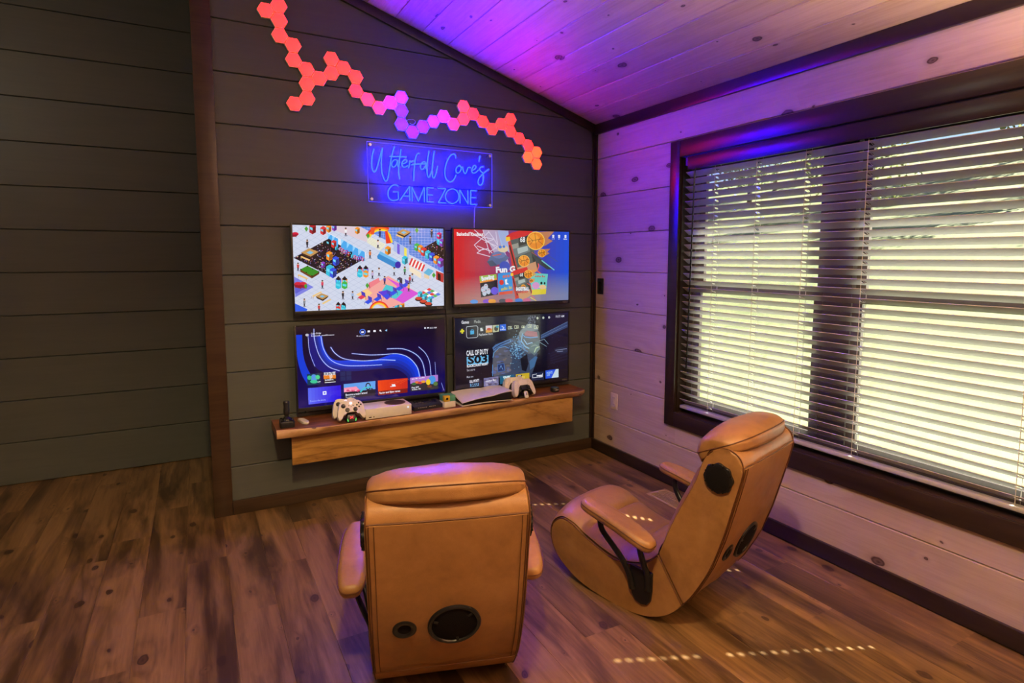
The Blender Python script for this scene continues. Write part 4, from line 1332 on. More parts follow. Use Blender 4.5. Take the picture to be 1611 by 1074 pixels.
# light given off by each colour: one channel well above what the picture can show
HEXRGB = {'red': (24, 0.075, 0.075), 'crimson': (18.0, 0.055, 0.16), 'pink': (16, 0.07, 0.36), 'rose': (16, 0.075, 0.25), 'hot pink': (16, 0.06, 0.62), 'magenta': (14.0, 0.05, 260),
          'orchid': (0.9, 0.05, 400.0), 'purple': (0.55, 0.025, 560.0), 'violet': (0.42, 0.035, 560.0), 'orange': (12, 0.21, 0.055)}
HEXM = {k: emit('glowing_%s_panel' % k.replace(' ', '_'), v, 1.0, (0.06, 0.05, 0.05)) for k, v in HEXRGB.items()}
HD = 0.0845
rot = R(-0.5)
def hex_xz(i, j):
    x, z = 0.8660254 * HD * j, HD * i + HD / 2 * j
    return -2.373 + x * math.cos(rot) - z * math.sin(rot), 2.9725 + x * math.sin(rot) + z * math.cos(rot)
hr = HD / math.sqrt(3) * 0.985
ho = [(hr * math.cos(R(60 * k)), hr * math.sin(R(60 * k))) for k in range(6)]
hi_ = [(x * 0.915, y * 0.915) for x, y in ho]
bmh = bmesh.new(); slab(bmh, ho, 0.020, 0.0015, 2)
bmf = bmesh.new(); slab(bmf, hi_, 0.0022, 0.001, 2, Matrix.Translation((0, 0, 0.0196)))
hex_shell = None
ORD = ['first', 'second', 'third', 'fourth', 'fifth', 'sixth', 'seventh', 'eighth', 'ninth', 'tenth', 'eleventh', 'twelfth', 'thirteenth', 'fourteenth', 'fifteenth', 'sixteenth', 'seventeenth', 'eighteenth', 'nineteenth', 'twentieth', 'twenty-first', 'twenty-second', 'twenty-third', 'twenty-fourth', 'twenty-fifth', 'twenty-sixth']
facemesh = {}
for n, (i, j, c) in enumerate(HEX):
    x, z = hex_xz(i, j)
    t = empty('hexagon_light_panel', (x, 0, z))
    mates = sorted([hex_xz(a, b)[1] for a, b, _ in HEX if b == j], reverse=True)
    pos = '' if len(mates) == 1 else (', ' + (['upper', 'lower'] if len(mates) == 2 else ['top', 'middle', 'bottom'])[mates.index(z)] + ' one there')
    side = '%s column from the left end' % ORD[j] if j <= 12 else '%s column from the right end' % ORD[25 - j]
    tag(t, '%s hexagon light panel, chain\'s %s%s' % (c, side, pos), 'light panel', 'hexagon light panels in a chain on the charcoal wall')
    if hex_shell is None:
        for v in bmh.verts: v.co = Matrix(((1, 0, 0, 0), (0, 0, -1, -0.002), (0, 1, 0, 0), (0, 0, 0, 1))) @ v.co
        for v in bmf.verts: v.co = Matrix(((1, 0, 0, 0), (0, 0, -1, -0.002), (0, 1, 0, 0), (0, 0, 0, 1))) @ v.co
        hex_shell = obj('shell', bmh, M_HEXBODY, t)
        hex_face = obj('diffuser', bmf, HEXM[c], t)
        facemesh[c] = hex_face.data
    else:
        dup(hex_shell, t)
        f = dup(hex_face, t)
        if c not in facemesh:
            me = hex_face.data.copy()
            me.materials.clear()
            me.materials.append(HEXM[c])
            facemesh[c] = me
        f.data = facemesh[c]
bmq = bmesh.new()
tube(bmq, smooth_line([(-1.535, -0.010, 2.440), (-1.527, -0.016, 2.451), (-1.508, -0.020, 2.452), (-1.493, -0.022, 2.453), (-1.480, -0.022, 2.443), (-1.486, -0.022, 2.427), (-1.503, -0.020, 2.422), (-1.515, -0.014, 2.430)], 4), 0.0022, 6)
tag(obj('cable_loop', bmq, M_CORD), 'small white loop of cable sticking out beside the violet hexagon panels', 'cable')

# ------------------------------------------------------------------ neon sign
SCRIPT = {
 'W': [(-1.765, 2.236), (-1.775, 2.202), (-1.781, 2.159), (-1.78, 2.115), (-1.769, 2.094), (-1.756, 2.103), (-1.741, 2.145), (-1.723, 2.207), (-1.71, 2.246), (-1.713, 2.229), (-1.719, 2.174), (-1.719, 2.109), (-1.709, 2.065), (-1.694, 2.04), (-1.68, 2.056), (-1.67, 2.101), (-1.656, 2.179), (-1.643, 2.23), (-1.631, 2.264)],
 'a': [(-1.612, 2.176), (-1.63, 2.181), (-1.647, 2.166), (-1.652, 2.147), (-1.645, 2.133), (-1.631, 2.137), (-1.619, 2.155), (-1.612, 2.176), (-1.613, 2.155), (-1.61, 2.137)],
 't': [(-1.588, 2.251), (-1.597, 2.195), (-1.605, 2.128), (-1.606, 2.089), (-1.599, 2.059)],
 'e': [(-1.584, 2.158), (-1.563, 2.164), (-1.55, 2.176), (-1.559, 2.187), (-1.575, 2.177), (-1.584, 2.16), (-1.58, 2.142), (-1.564, 2.138), (-1.543, 2.15)],
 'r': [(-1.54, 2.133), (-1.535, 2.15), (-1.531, 2.172), (-1.527, 2.181), (-1.521, 2.174), (-1.51, 2.181), (-1.498, 2.181)],
 'f': [(-1.462, 2.231), (-1.473, 2.233), (-1.486, 2.215), (-1.495, 2.175), (-1.502, 2.118), (-1.506, 2.053)],
 'a2': [(-1.417, 2.173), (-1.432, 2.183), (-1.45, 2.17), (-1.458, 2.147), (-1.451, 2.132), (-1.436, 2.137), (-1.423, 2.155), (-1.415, 2.173), (-1.419, 2.147), (-1.416, 2.135)],
 'l': [(-1.396, 2.256), (-1.406, 2.199), (-1.412, 2.142), (-1.41, 2.102), (-1.4, 2.083), (-1.388, 2.104), (-1.378, 2.127)],
 'l2': [(-1.359, 2.257), (-1.368, 2.202), (-1.376, 2.133), (-1.374, 2.093), (-1.363, 2.082), (-1.351, 2.106), (-1.34, 2.147), (-1.336, 2.162)],
 'C': [(-1.205, 2.224), (-1.208, 2.244), (-1.224, 2.249), (-1.246, 2.235), (-1.268, 2.198), (-1.281, 2.157), (-1.285, 2.116), (-1.276, 2.082), (-1.254, 2.063), (-1.235, 2.067), (-1.216, 2.086), (-1.203, 2.113)],
 'o': [(-1.182, 2.176), (-1.199, 2.16), (-1.204, 2.139), (-1.193, 2.126), (-1.177, 2.133), (-1.165, 2.154), (-1.17, 2.174), (-1.182, 2.176), (-1.164, 2.167), (-1.156, 2.169)],
 'v': [(-1.154, 2.169), (-1.148, 2.143), (-1.135, 2.125), (-1.122, 2.145), (-1.112, 2.169), (-1.092, 2.168)],
 'e2': [(-1.084, 2.149), (-1.059, 2.164), (-1.054, 2.18), (-1.066, 2.186), (-1.08, 2.169), (-1.086, 2.148), (-1.076, 2.134), (-1.056, 2.138), (-1.034, 2.158)],
 's': [(-0.996, 2.181), (-1.012, 2.18), (-1.025, 2.167), (-1.019, 2.152), (-1.003, 2.139), (-0.998, 2.112), (-1.001, 2.076), (-1.013, 2.057), (-1.03, 2.056), (-1.038, 2.074), (-1.03, 2.101), (-1.013, 2.12), (-0.989, 2.142), (-0.955, 2.168)],
}
STROKE = {'t': [(-1.666, 2.198), (-1.609, 2.202), (-1.552, 2.205)], 'f': [(-1.522, 2.155), (-1.498, 2.161), (-1.463, 2.166), (-1.423, 2.17)], "'": [(-1.022, 2.253), (-1.027, 2.234), (-1.031, 2.216)]}
BLOCK = {
 'G': [[(-1.61, 2.012), (-1.627, 2.02), (-1.653, 2.013), (-1.674, 1.988), (-1.68, 1.962), (-1.675, 1.935), (-1.655, 1.92), (-1.632, 1.921), (-1.611, 1.93)], [(-1.611, 1.93), (-1.612, 1.976), (-1.645, 1.975)]],
 'A': [[(-1.602, 1.922), (-1.534, 2.016), (-1.534, 1.922)], [(-1.579, 1.951), (-1.533, 1.953)]],
 'M': [[(-1.518, 1.92), (-1.518, 2.013), (-1.475, 1.922), (-1.433, 2.016), (-1.433, 1.919)]],
 'E': [[(-1.368, 2.014), (-1.413, 2.015), (-1.415, 1.922), (-1.368, 1.921)], [(-1.414, 1.968), (-1.374, 1.968)]],
 'Z': [[(-1.338, 2.015), (-1.279, 2.015), (-1.334, 1.92), (-1.278, 1.919)]],
 'O': [[(-1.183, 1.97), (-1.19, 1.945), (-1.209, 1.926), (-1.233, 1.918), (-1.258, 1.924), (-1.276, 1.941), (-1.282, 1.965), (-1.275, 1.989), (-1.257, 2.008), (-1.232, 2.016), (-1.208, 2.011), (-1.19, 1.994)]],
 'N': [[(-1.175, 1.921), (-1.177, 2.013), (-1.115, 1.921), (-1.116, 2.013)]],
 'E2': [[(-1.05, 2.013), (-1.094, 2.014), (-1.097, 1.919), (-1.049, 1.918)], [(-1.095, 1.966), (-1.055, 1.966)]],
}
sign = tag(empty('neon_sign', (-1.365, 0, 1.905)), 'blue glowing neon sign lettered in script and capitals on clear acrylic', 'sign')
SO = Vector(sign.location)
def sg(name, bm, m, parent=None):
    for v in bm.verts:
        v.co -= SO
    return obj(name, bm, m, parent or sign)
TY = -0.046
def letter(strokes, r, curve=True):
    bm = bmesh.new()
    for s, crv in strokes:
        pts = [(x, TY, z) for x, z in s]
        if crv:
            closed = s[0] == s[-1] and False
            pts = smooth_line(pts, 4)
        tube(bm, pts, r, 6)
    sg('neon_letter', bm, M_NEON)
for k, v in SCRIPT.items():
    st = [(v, True)]
    if k in STROKE:
        st.append((STROKE[k], False))
    letter(st, 0.0042)
letter([(STROKE["'"], False)], 0.0042)
for k, v in BLOCK.items():
    if k == 'O':
        letter([(v[0] + [v[0][0]], True)], 0.0039)
    elif k == 'G':
        letter([(v[0], True), (v[1], False)], 0.0039)
    else:
        # corners kept sharp: each straight run is a tube of its own in the same letter
        letter([([a, b], False) for s in v for a, b in zip(s, s[1:])], 0.0039)
bmq = bmesh.new()
q = [(-1.808, 2.281), (-0.926, 2.277), (-0.926, 1.902), (-1.803, 1.906)]
vs = [bmq.verts.new((x, -0.040, z)) for x, z in q] + [bmq.verts.new((x, -0.035, z)) for x, z in q]
bmq.faces.new(vs[:4]); bmq.faces.new(vs[4:][::-1])
for i in range(4):
    bmq.faces.new((vs[i], vs[(i + 1) % 4], vs[4 + (i + 1) % 4], vs[4 + i]))
sg('acrylic_panel', bmq, M_ACRYLIC)
# acrylic rim given its own blue glow, imitating tube light at the edge
M_RIM = emit('emissive_acrylic_edge', (0.05, 0.05, 1.1), 1.0, (0.3, 0.3, 0.5))
bmq = bmesh.new()
for i in range(4):
    (x0, z0), (x1, z1) = q[i], q[(i + 1) % 4]
    tube(bmq, [(x0, -0.0375, z0), (x1, -0.0375, z1)], 0.0016, 4)
sg('edge_glow', bmq, M_RIM)
for x, z in ((-1.789, 2.262), (-0.944, 2.260), (-1.785, 1.922), (-0.943, 1.918)):
    bmq = bmesh.new()
    lathe(bmq, [(0.0, 0.0), (0.007, 0.0), (0.007, 0.040), (0.010, 0.042), (0.010, 0.047), (0.0, 0.049)], 14, on_back(x, 0, z))
    sg('standoff', bmq, M_STEEL)
bmq = bmesh.new()
tube(bmq, smooth_line([(-1.050, -0.038, 1.915), (-1.049, -0.012, 1.895), (-1.049, -0.006, 1.84), (-1.051, -0.006, 1.78), (-1.052, -0.008, 1.70)], 4), 0.003, 6)
sg('power_cord', bmq, M_CORD)

# ------------------------------------------------------------------ televisions
def television(x0, x1, z0, z1, im, label, strength):
    w, h = x1 - x0, z1 - z0
    t = tag(empty('television', ((x0 + x1) / 2, -0.012, z0)), label, 'television', 'four televisions in a block on the charcoal wall')
    o = Vector(t.location)
    yf = -0.075
    def part(name, bm, m, parent=None):
        for v in bm.verts:
            v.co -= o
        return obj(name, bm, m, parent or t)
    part('rear_casing', nbox(x0 + 0.004, x1 - 0.004, yf + 0.010, -0.040, z0 + 0.003, z1 - 0.003, bev=0.004), M_BLACK)
    part('electronics_housing', nbox(x0 + 0.12, x1 - 0.12, -0.042, -0.018, z0 + 0.02, z0 + h * 0.62, bev=0.008), M_BLACK)
    part('wall_bracket', nbox(x0 + w / 2 - 0.15, x0 + w / 2 + 0.15, -0.022, -0.0005, z0 + h * 0.35, z0 + h * 0.62), M_METALBLK)
    bm = bmesh.new()
    b, bb = 0.011, 0.026
    box(bm, x0, x0 + b, yf - 0.003, yf + 0.012, z0, z1, bev=0.0015)
    box(bm, x1 - b, x1, yf - 0.003, yf + 0.012, z0, z1, bev=0.0015)
    box(bm, x0 + b, x1 - b, yf - 0.003, yf + 0.012, z1 - b, z1, bev=0.0015)
    box(bm, x0 + b, x1 - b, yf - 0.003, yf + 0.012, z0, z0 + bb, bev=0.0015)
    part('bezel', bm, M_BLACK)
    bm = bmesh.new()
    y = yf
    box(bm, x0 + b, x1 - b, y, y + 0.006, z0 + bb, z1 - b)
    uv = bm.loops.layers.uv.new('UVMap')
    for f in bm.faces:
        for l in f.loops:
            l[uv].uv = ((l.vert.co.x - x0 - b) / (w - 2 * b), (l.vert.co.z - z0 - bb) / (h - b - bb))
    part('screen', bm, screen_mat('screen_glow', im, strength))
    # maker's name, lower right of the frame
    cu = bpy.data.curves.new('lettering', 'FONT')
    cu.body = 'VIZIO'
    cu.size = 0.017
    cu.resolution_u = 2
    cu.offset = 0.0003
    tmp = bpy.data.objects.new('lettering', cu)
    me = bpy.data.meshes.new_from_object(tmp)
    bpy.data.objects.remove(tmp)
    me.transform(on_back(x1 - 0.065 - o.x, yf - 0.0036 - o.y, z0 + 0.007 - o.z))
    me.materials.clear()
    me.materials.append(M_GREY)
    l = bpy.data.objects.new('maker_lettering', me)
    COL.objects.link(l)
    l.parent = t
    bm = bmesh.new()
    lathe(bm, [(0, 0), (0.006, 0), (0.006, 0.003), (0, 0.004)], 10, on_back(x0 + 0.05, yf - 0.0005, z0 - 0.0005))
    part('remote_sensor', bm, M_GLOSS)
    return t
television(-2.287, -1.302, 1.197, 1.755, screen_arcade(), 'upper left television showing a bright cartoon arcade hall seen from above', 1.0)
television(-1.247, -0.283, 1.202, 1.755, screen_basketball(), 'upper right television showing a red and blue basketball game title', 0.9)
television(-2.287, -1.300, 0.597, 1.140, screen_dashboard(), 'lower left television showing a dark blue dashboard with flowing ribbons', 1.0)
television(-1.245, -0.283, 0.597, 1.140, screen_soldier(), 'lower right television showing a dark picture of a masked soldier', 0.9)
# power and signal leads between the screens
bmq = bmesh.new()
tube(bmq, smooth_line([(-1.276, -0.010, 1.60), (-1.279, -0.012, 1.30), (-1.272, -0.014, 1.05), (-1.274, -0.012, 0.80), (-1.27, -0.012, 0.565)], 4), 0.004, 6)
tag(obj('power_lead', bmq, M_BLACK), 'black lead running down the gap between the television columns', 'cable')

# ------------------------------------------------------------------ floating shelf
shelf = tag(empty('floating_shelf', (-1.34, 0, 0.50)), 'long live-edge wooden shelf under the televisions', 'shelf')
SH = Vector(shelf.location)
ZT = 0.552
edge = [(-2.426, -0.250, -0.268), (-2.30, -0.282, -0.272), (-2.133, -0.306, -0.274), (-1.92, -0.300, -0.270), (-1.794, -0.293, -0.272), (-1.627, -0.286, -0.270), (-1.492, -0.272, -0.268), (-1.33, -0.278, -0.262), (-1.2, -0.270, -0.255), (-1.0, -0.262, -0.245), (-0.874, -0.252, -0.235), (-0.70, -0.262, -0.226), (-0.573, -0.266, -0.224), (-0.42, -0.262, -0.222), (-0.285, -0.258, -0.220), (-0.235, -0.225, -0.200)]
tops = smooth_line([(x, a, 0) for x, a, b in edge], 5)
bots = smooth_line([(x, b, 0) for x, a, b in edge], 5)
bm = bmesh.new()
bme = bmesh.new()
prev = None
n = len(tops)
for i, (a, b) in enumerate(zip(tops, bots)):
    x = a.x
    wob = 0.004 * math.sin(x * 23) + 0.003 * math.sin(x * 61 + 1)
    yt, yb = a.y + 0.006, b.y + 0.006
    ring = [(x, 0.0, ZT), (x, yt, ZT), (x, yb, ZT - 0.05), (x, 0.0, ZT - 0.05)]
    if i in (0, n - 1):
        pass
    vs = [bm.verts.new(p) for p in ring]
    er = [(x, yt + 0.0005, ZT - 0.0005), (x, yt - 0.004, ZT - 0.004), (x, (yt + yb) / 2 - 0.014 + 0.7 * wob, ZT - 0.024), (x, yb - 0.005, ZT - 0.044), (x, yb + 0.0005, ZT - 0.0502)]
    ev = [bme.verts.new(p) for p in er]
    if prev:
        for k in range(4):
            bm.faces.new((prev[0][k], vs[k], vs[(k + 1) % 4], prev[0][(k + 1) % 4]))
        for k in range(4):
            bme.faces.new((prev[1][k], ev[k], ev[k + 1], prev[1][k + 1]))
    else:
        bm.faces.new(vs); bme.faces.new(ev)
    prev = (vs, ev)
bm.faces.new(prev[0][::-1]); bme.faces.new(prev[1][::-1])
for b_ in (bm, bme):
    for v in b_.verts:
        v.co -= SH
obj('shelf_board', bm, M_WALNUT, shelf)
obj('live_edge', bme, M_EDGE, shelf, angle=60)
bm = nbox(-2.340, -0.338, -0.212, -0.192, 0.316, 0.502, bev=0.002)
for v in bm.verts:
    v.co -= SH
obj('apron', bm, M_APRON, shelf)
for x in (-2.0, -1.34, -0.68):
    bm = bmesh.new()
    box(bm, x - 0.02, x + 0.02, -0.192, 0.0, 0.486, 0.502)
    box(bm, x - 0.02, x + 0.02, -0.014, 0.0, 0.330, 0.502)
    for v in bm.verts:
        v.co -= SH
    obj('bracket', bm, M_METALBLK, shelf)

# ------------------------------------------------------------------ things on the shelf
S_ = 1.08          # everything here measured off the room's own scale
def rx(a): return Matrix.Rotation(a, 4, 'X')
def rz(a): return Matrix.Rotation(a, 4, 'Z')
def T(x, y, z): return Matrix.Translation((x, y, z))
# joystick
js = tag(empty('joystick', (-2.360, -0.185, ZT), R(-3)), 'black joystick with tall stick at the left end of the wooden shelf', 'joystick')
bm = bmesh.new(); slab(bm, rrect(0.082, 0.100, 0.012), 0.038, 0.006, 2)
obj('base', bm, M_BLACK, js)
bm = bmesh.new(); lathe(bm, [(0.0, 0.038), (0.030, 0.038), (0.029, 0.043), (0.020, 0.052), (0.013, 0.058), (0.012, 0.060), (0.0, 0.060)], 20)
obj('boot', bm, M_GLOSS, js)
bm = bmesh.new(); tube(bm, smooth_line([(0, 0, 0.055), (0.0, 0.002, 0.085), (0.001, 0.004, 0.115), (0.0, 0.006, 0.150)], 4), [0.010, 0.0115, 0.014, 0.016, 0.0175, 0.0175, 0.017, 0.016, 0.0155, 0.016, 0.017, 0.0175, 0.014], 12)
obj('stick', bm, M_BLACK, js)
for x, y in ((-0.026, -0.036), (0.026, -0.036), (-0.028, 0.034)):
    bm = bmesh.new(); lathe(bm, [(0, 0.037), (0.008, 0.037), (0.008, 0.043), (0.006, 0.045), (0, 0.0455)], 14, T(x, y, 0))
    obj('button', bm, M_GLOSS, js)
bm = bmesh.new()
for k in range(14):
    a0, a1 = R(-150 + 22 * k), R(-150 + 22 * k + 12)
    tube(bm, [(0.034 * math.cos(a0), 0.034 * math.sin(a0), 0.0385), (0.034 * math.cos(a1), 0.034 * math.sin(a1), 0.0385)], 0.0008, 4)
obj('dial_marks', bm, M_GREY, js)
# white remote
rm = tag(empty('small_remote', (-2.262, -0.150, ZT), R(12)), 'small white rounded remote lying beside the black joystick', 'remote')
bm = bmesh.new(); slab(bm, rrect(0.036, 0.118, 0.0175, 6), 0.016, 0.006, 3)
obj('body', bm, M_WHITE, rm)
bm = bmesh.new(); slab(bm, rrect(0.020, 0.020, 0.0099, 6), 0.0015, 0.0005, 1, T(0, 0.03, 0.0158))
obj('button', bm, M_WHITE2, rm)

def mirror(half):
    return half + [(-x, y) for x, y in half[::-1] if x > 1e-6]
XB = [(0.0, 0.047), (0.020, 0.049), (0.040, 0.049), (0.056, 0.043), (0.065, 0.028), (0.071, 0.004), (0.0765, -0.028), (0.076, -0.048), (0.069, -0.058), (0.060, -0.055), (0.049, -0.038), (0.038, -0.023), (0.022, -0.017), (0.0, -0.016)]
XB = [tuple(p[:2]) for p in smooth_line([(x, y, 0) for x, y in mirror(XB)], 3, True)]
def gamepad(loc, rzv, tilt, label, full=True):
    t = tag(empty('game_controller', loc, rzv), label, 'game controller', 'white game controllers on the two charging docks')
    M = rx(tilt) @ Matrix.Scale(S_, 4)
    def part(name, bm, m, parent=None):
        for v in bm.verts:
            v.co = M @ v.co
        return obj(name, bm, m, parent or t)
    bm = bmesh.new(); slab(bm, XB, 0.040, 0.015, 4, T(0, 0, -0.020)); part('body', bm, M_WHITE)
    def stick(x, y, r=0.0095):
        bm = bmesh.new(); lathe(bm, [(0, 0.014), (0.0125, 0.018), (0.0125, 0.0215), (0.006, 0.0215), (0.006, 0.027), (r, 0.029), (r, 0.033), (r - 0.002, 0.034), (0, 0.032)], 18, T(x, y, 0)); part('thumbstick', bm, M_BLACK)
    stick(-0.043, 0.021); stick(0.022, -0.003)
    bm = bmesh.new(); lathe(bm, [(0, 0.018), (0.0135, 0.018), (0.0125, 0.0225), (0, 0.021)], 18, T(-0.022, -0.003, 0)); part('direction_pad', bm, M_BLACK)
    for dx, dy in ((0, 0.011), (0, -0.011), (0.011, 0), (-0.011, 0)):
        bm = bmesh.new(); lathe(bm, [(0, 0.018), (0.0048, 0.018), (0.0048, 0.0225), (0.003, 0.0238), (0, 0.024)], 12, T(0.044 + dx, 0.021 + dy, 0)); part('face_button', bm, M_BLACK)
    for x, y, r in ((-0.012, 0.020, 0.003), (0.012, 0.020, 0.003), (0.0, 0.014, 0.0028)):
        bm = bmesh.new(); lathe(bm, [(0, 0.018), (r, 0.018), (r, 0.0212), (0, 0.0215)], 10, T(x, y, 0)); part('menu_button', bm, M_BLACK)
    bm = bmesh.new(); lathe(bm, [(0, 0.018), (0.008, 0.018), (0.008, 0.0205), (0, 0.0212)], 16, T(0, 0.034, 0)); g = part('guide_button', bm, emit('lit_guide_button', (1.2, 0.9, 1.3), 1.0, (0.6, 0.6, 0.6)))
    bm = bmesh.new()
    for s in (1, -1):
        tube(bm, [(-0.004, 0.034 + 0.0045 * s, 0.0212), (0.0, 0.034 + 0.001 * s, 0.0214), (0.004, 0.034 + 0.0045 * s, 0.0212)], 0.0007, 4)
    part('guide_mark', bm, M_GREY)
    for s in (-1, 1):
        bm = bmesh.new(); tube(bm, smooth_line([(s * 0.018, 0.049, -0.004), (s * 0.035, 0.0505, -0.004), (s * 0.052, 0.045, -0.004)], 3), 0.006, 8, flat=1.4); part('bumper', bm, M_WHITE2)
    return t
dk = tag(empty('charging_dock', (-2.004, -0.255, ZT), R(0)), 'black charging dock with red mark and green lights, holding two controllers', 'charging dock')
bm = bmesh.new(); slab(bm, rrect(0.062, 0.085, 0.012), 0.014, 0.004, 2, T(0, 0.012, 0)); obj('foot', bm, M_BLACK, dk)
bm = bmesh.new()
slab(bm, [(-0.030, 0.0), (0.030, 0.0), (0.029, 0.030), (0.020, 0.048), (-0.020, 0.048), (-0.029, 0.030)], 0.026, 0.005, 2, T(0, -0.046, 0.004) @ rx(R(74)) @ T(0, 0, -0.026))
obj('tower', bm, M_BLACK, dk)
bm = bmesh.new(); box(bm, -0.018, 0.018, 0.034, 0.042, 0.01, 0.05, bev=0.003); obj('cradle', bm, M_BLACK, dk)
MR = emit('red_led_mark', (2.5, 0.05, 0.08)); MG = emit('green_led', (0.10, 1.1, 0.16))
F = T(0, -0.0475, 0.004) @ rx(R(74))
bm = bmesh.new()
for s in (1, -1):
    tube(bm, [(-0.009, 0.030 - 0.007 * s, 0.0012), (0.009, 0.030 + 0.007 * s, 0.0012)], 0.0022, 5)
for v in bm.verts: v.co = F @ v.co
obj('lit_mark', bm, MR, dk)
for s in (-1, 1):
    bm = bmesh.new(); slab(bm, [(s * 0.020, 0.006), (s * 0.026, 0.010), (s * 0.027, 0.026), (s * 0.022, 0.018)], 0.0015, 0.0, 1, F @ T(0, 0, 0.0)); obj('side_light', bm, MG, dk)
gamepad((-1.998, -0.246, ZT + 0.067), R(-1), R(63), 'white controller in front on the red and green lit black dock')
gamepad((-2.014, -0.178, ZT + 0.067), R(-1), R(66), 'white controller behind its twin on the red and green lit black dock')
# white console with the round grille
xc = tag(empty('game_console', (-1.771, -0.282 + 0.081, ZT), R(1.2)), 'white box console with a round black vent in its top', 'game console')
w2, d2, h2 = 0.1475, 0.081, 0.068
bm = nbox(-w2, w2, -d2, d2, 0.002, h2, bev=0.0035); obj('body', bm, M_WHITE2, xc)
bm = bmesh.new(); lathe(bm, [(0, h2 - 0.001), (0.067, h2 - 0.001), (0.067, h2 + 0.0012), (0.064, h2 + 0.0016), (0, h2 + 0.0012)], 40, T(0.066, 0.006, 0)); g = obj('round_vent', bm, M_BLACK, xc)
bm = bmesh.new()
for a in range(7):
    for b in range(-a, a + 1, 2):
        pass
for i in range(-5, 6):
    for j in range(-5, 6):
        if i * i + j * j < 28:
            lathe(bm, [(0.0, h2 + 0.0012), (0.0034, h2 + 0.0012), (0.0034, h2 + 0.0022), (0.0, h2 + 0.0022)], 8, T(0.066 + i * 0.0112, 0.006 + j * 0.0112, 0))
vh = obj('vent_holes', bm, M_MESHCLOTH, g); vh['kind'] = 'stuff'
bm = nbox(-0.128, -0.112, -d2 - 0.0008, -d2 + 0.001, 0.012, 0.018); obj('port', bm, M_BLACK, xc)
bm = nbox(-0.100, -0.094, -d2 - 0.0008, -d2 + 0.001, 0.0115, 0.0185); obj('port', bm, M_BLACK, xc)
bm = bmesh.new(); lathe(bm, [(0, 0), (0.006, 0), (0.006, 0.001), (0, 0.0012)], 14, on_back(0.124, -d2, 0.050)); obj('power_button', bm, emit('lit_power_mark', (0.9, 0.95, 1.2)), xc)
for x in (-0.11, 0.11):
    bm = nbox(x - 0.02, x + 0.02, -0.06, 0.06, 0.0, 0.004); obj('foot', bm, M_BLACK, xc)
# low black console
bc = tag(empty('flat_console', (-1.490, -0.122, ZT), R(5)), 'low black wedge console between white console and small coloured cube', 'game console')
bm = bmesh.new()
pr_ = [(-0.095, 0.0), (-0.095, 0.024), (-0.085, 0.028), (0.0, 0.037), (0.024, 0.040), (0.034, 0.036), (0.034, 0.0)]
a = [bm.verts.new((-0.105, y, z)) for y, z in pr_]; b = [bm.verts.new((0.105, y, z)) for y, z in pr_]
bm.faces.new(a); bm.faces.new(b[::-1])
for i in range(len(pr_)):
    j = (i + 1) % len(pr_)
    bm.faces.new((a[i], b[i], b[j], a[j]))
obj('body', bm, M_BLACK, bc, angle=20)
bm = bmesh.new()
for k in range(6):
    box(bm, -0.07 + 0.026 * k, -0.048 + 0.026 * k, -0.045, 0.020, 0.0345, 0.0385, mtx=T(0, 0, 0.0) @ rx(R(5.8)))
obj('vent_slats', bm, M_GLOSS, bc)
bm = bmesh.new()
for x, w in ((-0.078, 0.012), (-0.064, 0.014), (-0.047, 0.010), (-0.034, 0.007), (-0.024, 0.010), (0.002, 0.012), (0.016, 0.008), (0.026, 0.012), (0.040, 0.010)):
    box(bm, x, x + w - 0.003, -0.0956, -0.094, 0.0155 + 0.002 * random.random(), 0.0195)
obj('front_marking', bm, M_WHITE, bc)
# little cube
cb = tag(empty('mini_cube', (-1.343, -0.196, ZT), R(3)), 'small cube with green and yellow blocks over a white base', 'cube')
s2 = 0.0405
obj('white_base', nbox(-s2, s2, -s2, s2, 0.0, 0.040, bev=0.0015), M_WHITE2, cb)
M_TEAL = plain('sea_green_block', (0.085, 0.33, 0.22), 0.45)
M_YEL = plain('yellow_block', (0.66, 0.42, 0.03), 0.45)
obj('green_block', nbox(-s2, s2, -s2 + 0.0285, s2, 0.0405, 0.079, bev=0.0015), M_TEAL, cb)
obj('green_block', nbox(0.0005, s2, -s2, -s2 + 0.028, 0.0405, 0.079, bev=0.0015), M_TEAL, cb)
obj('yellow_block', nbox(-s2, 0.0, -s2 - 0.0006, -s2 + 0.028, 0.0405, 0.0796, bev=0.0015), M_YEL, cb)
bm = bmesh.new(); lathe(bm, [(0, 0), (0.0085, 0), (0.0085, 0.001), (0, 0.0012)], 16, on_back(-0.021, -s2 - 0.0006, 0.060)); obj('round_hole', bm, M_GLOSS, cb)
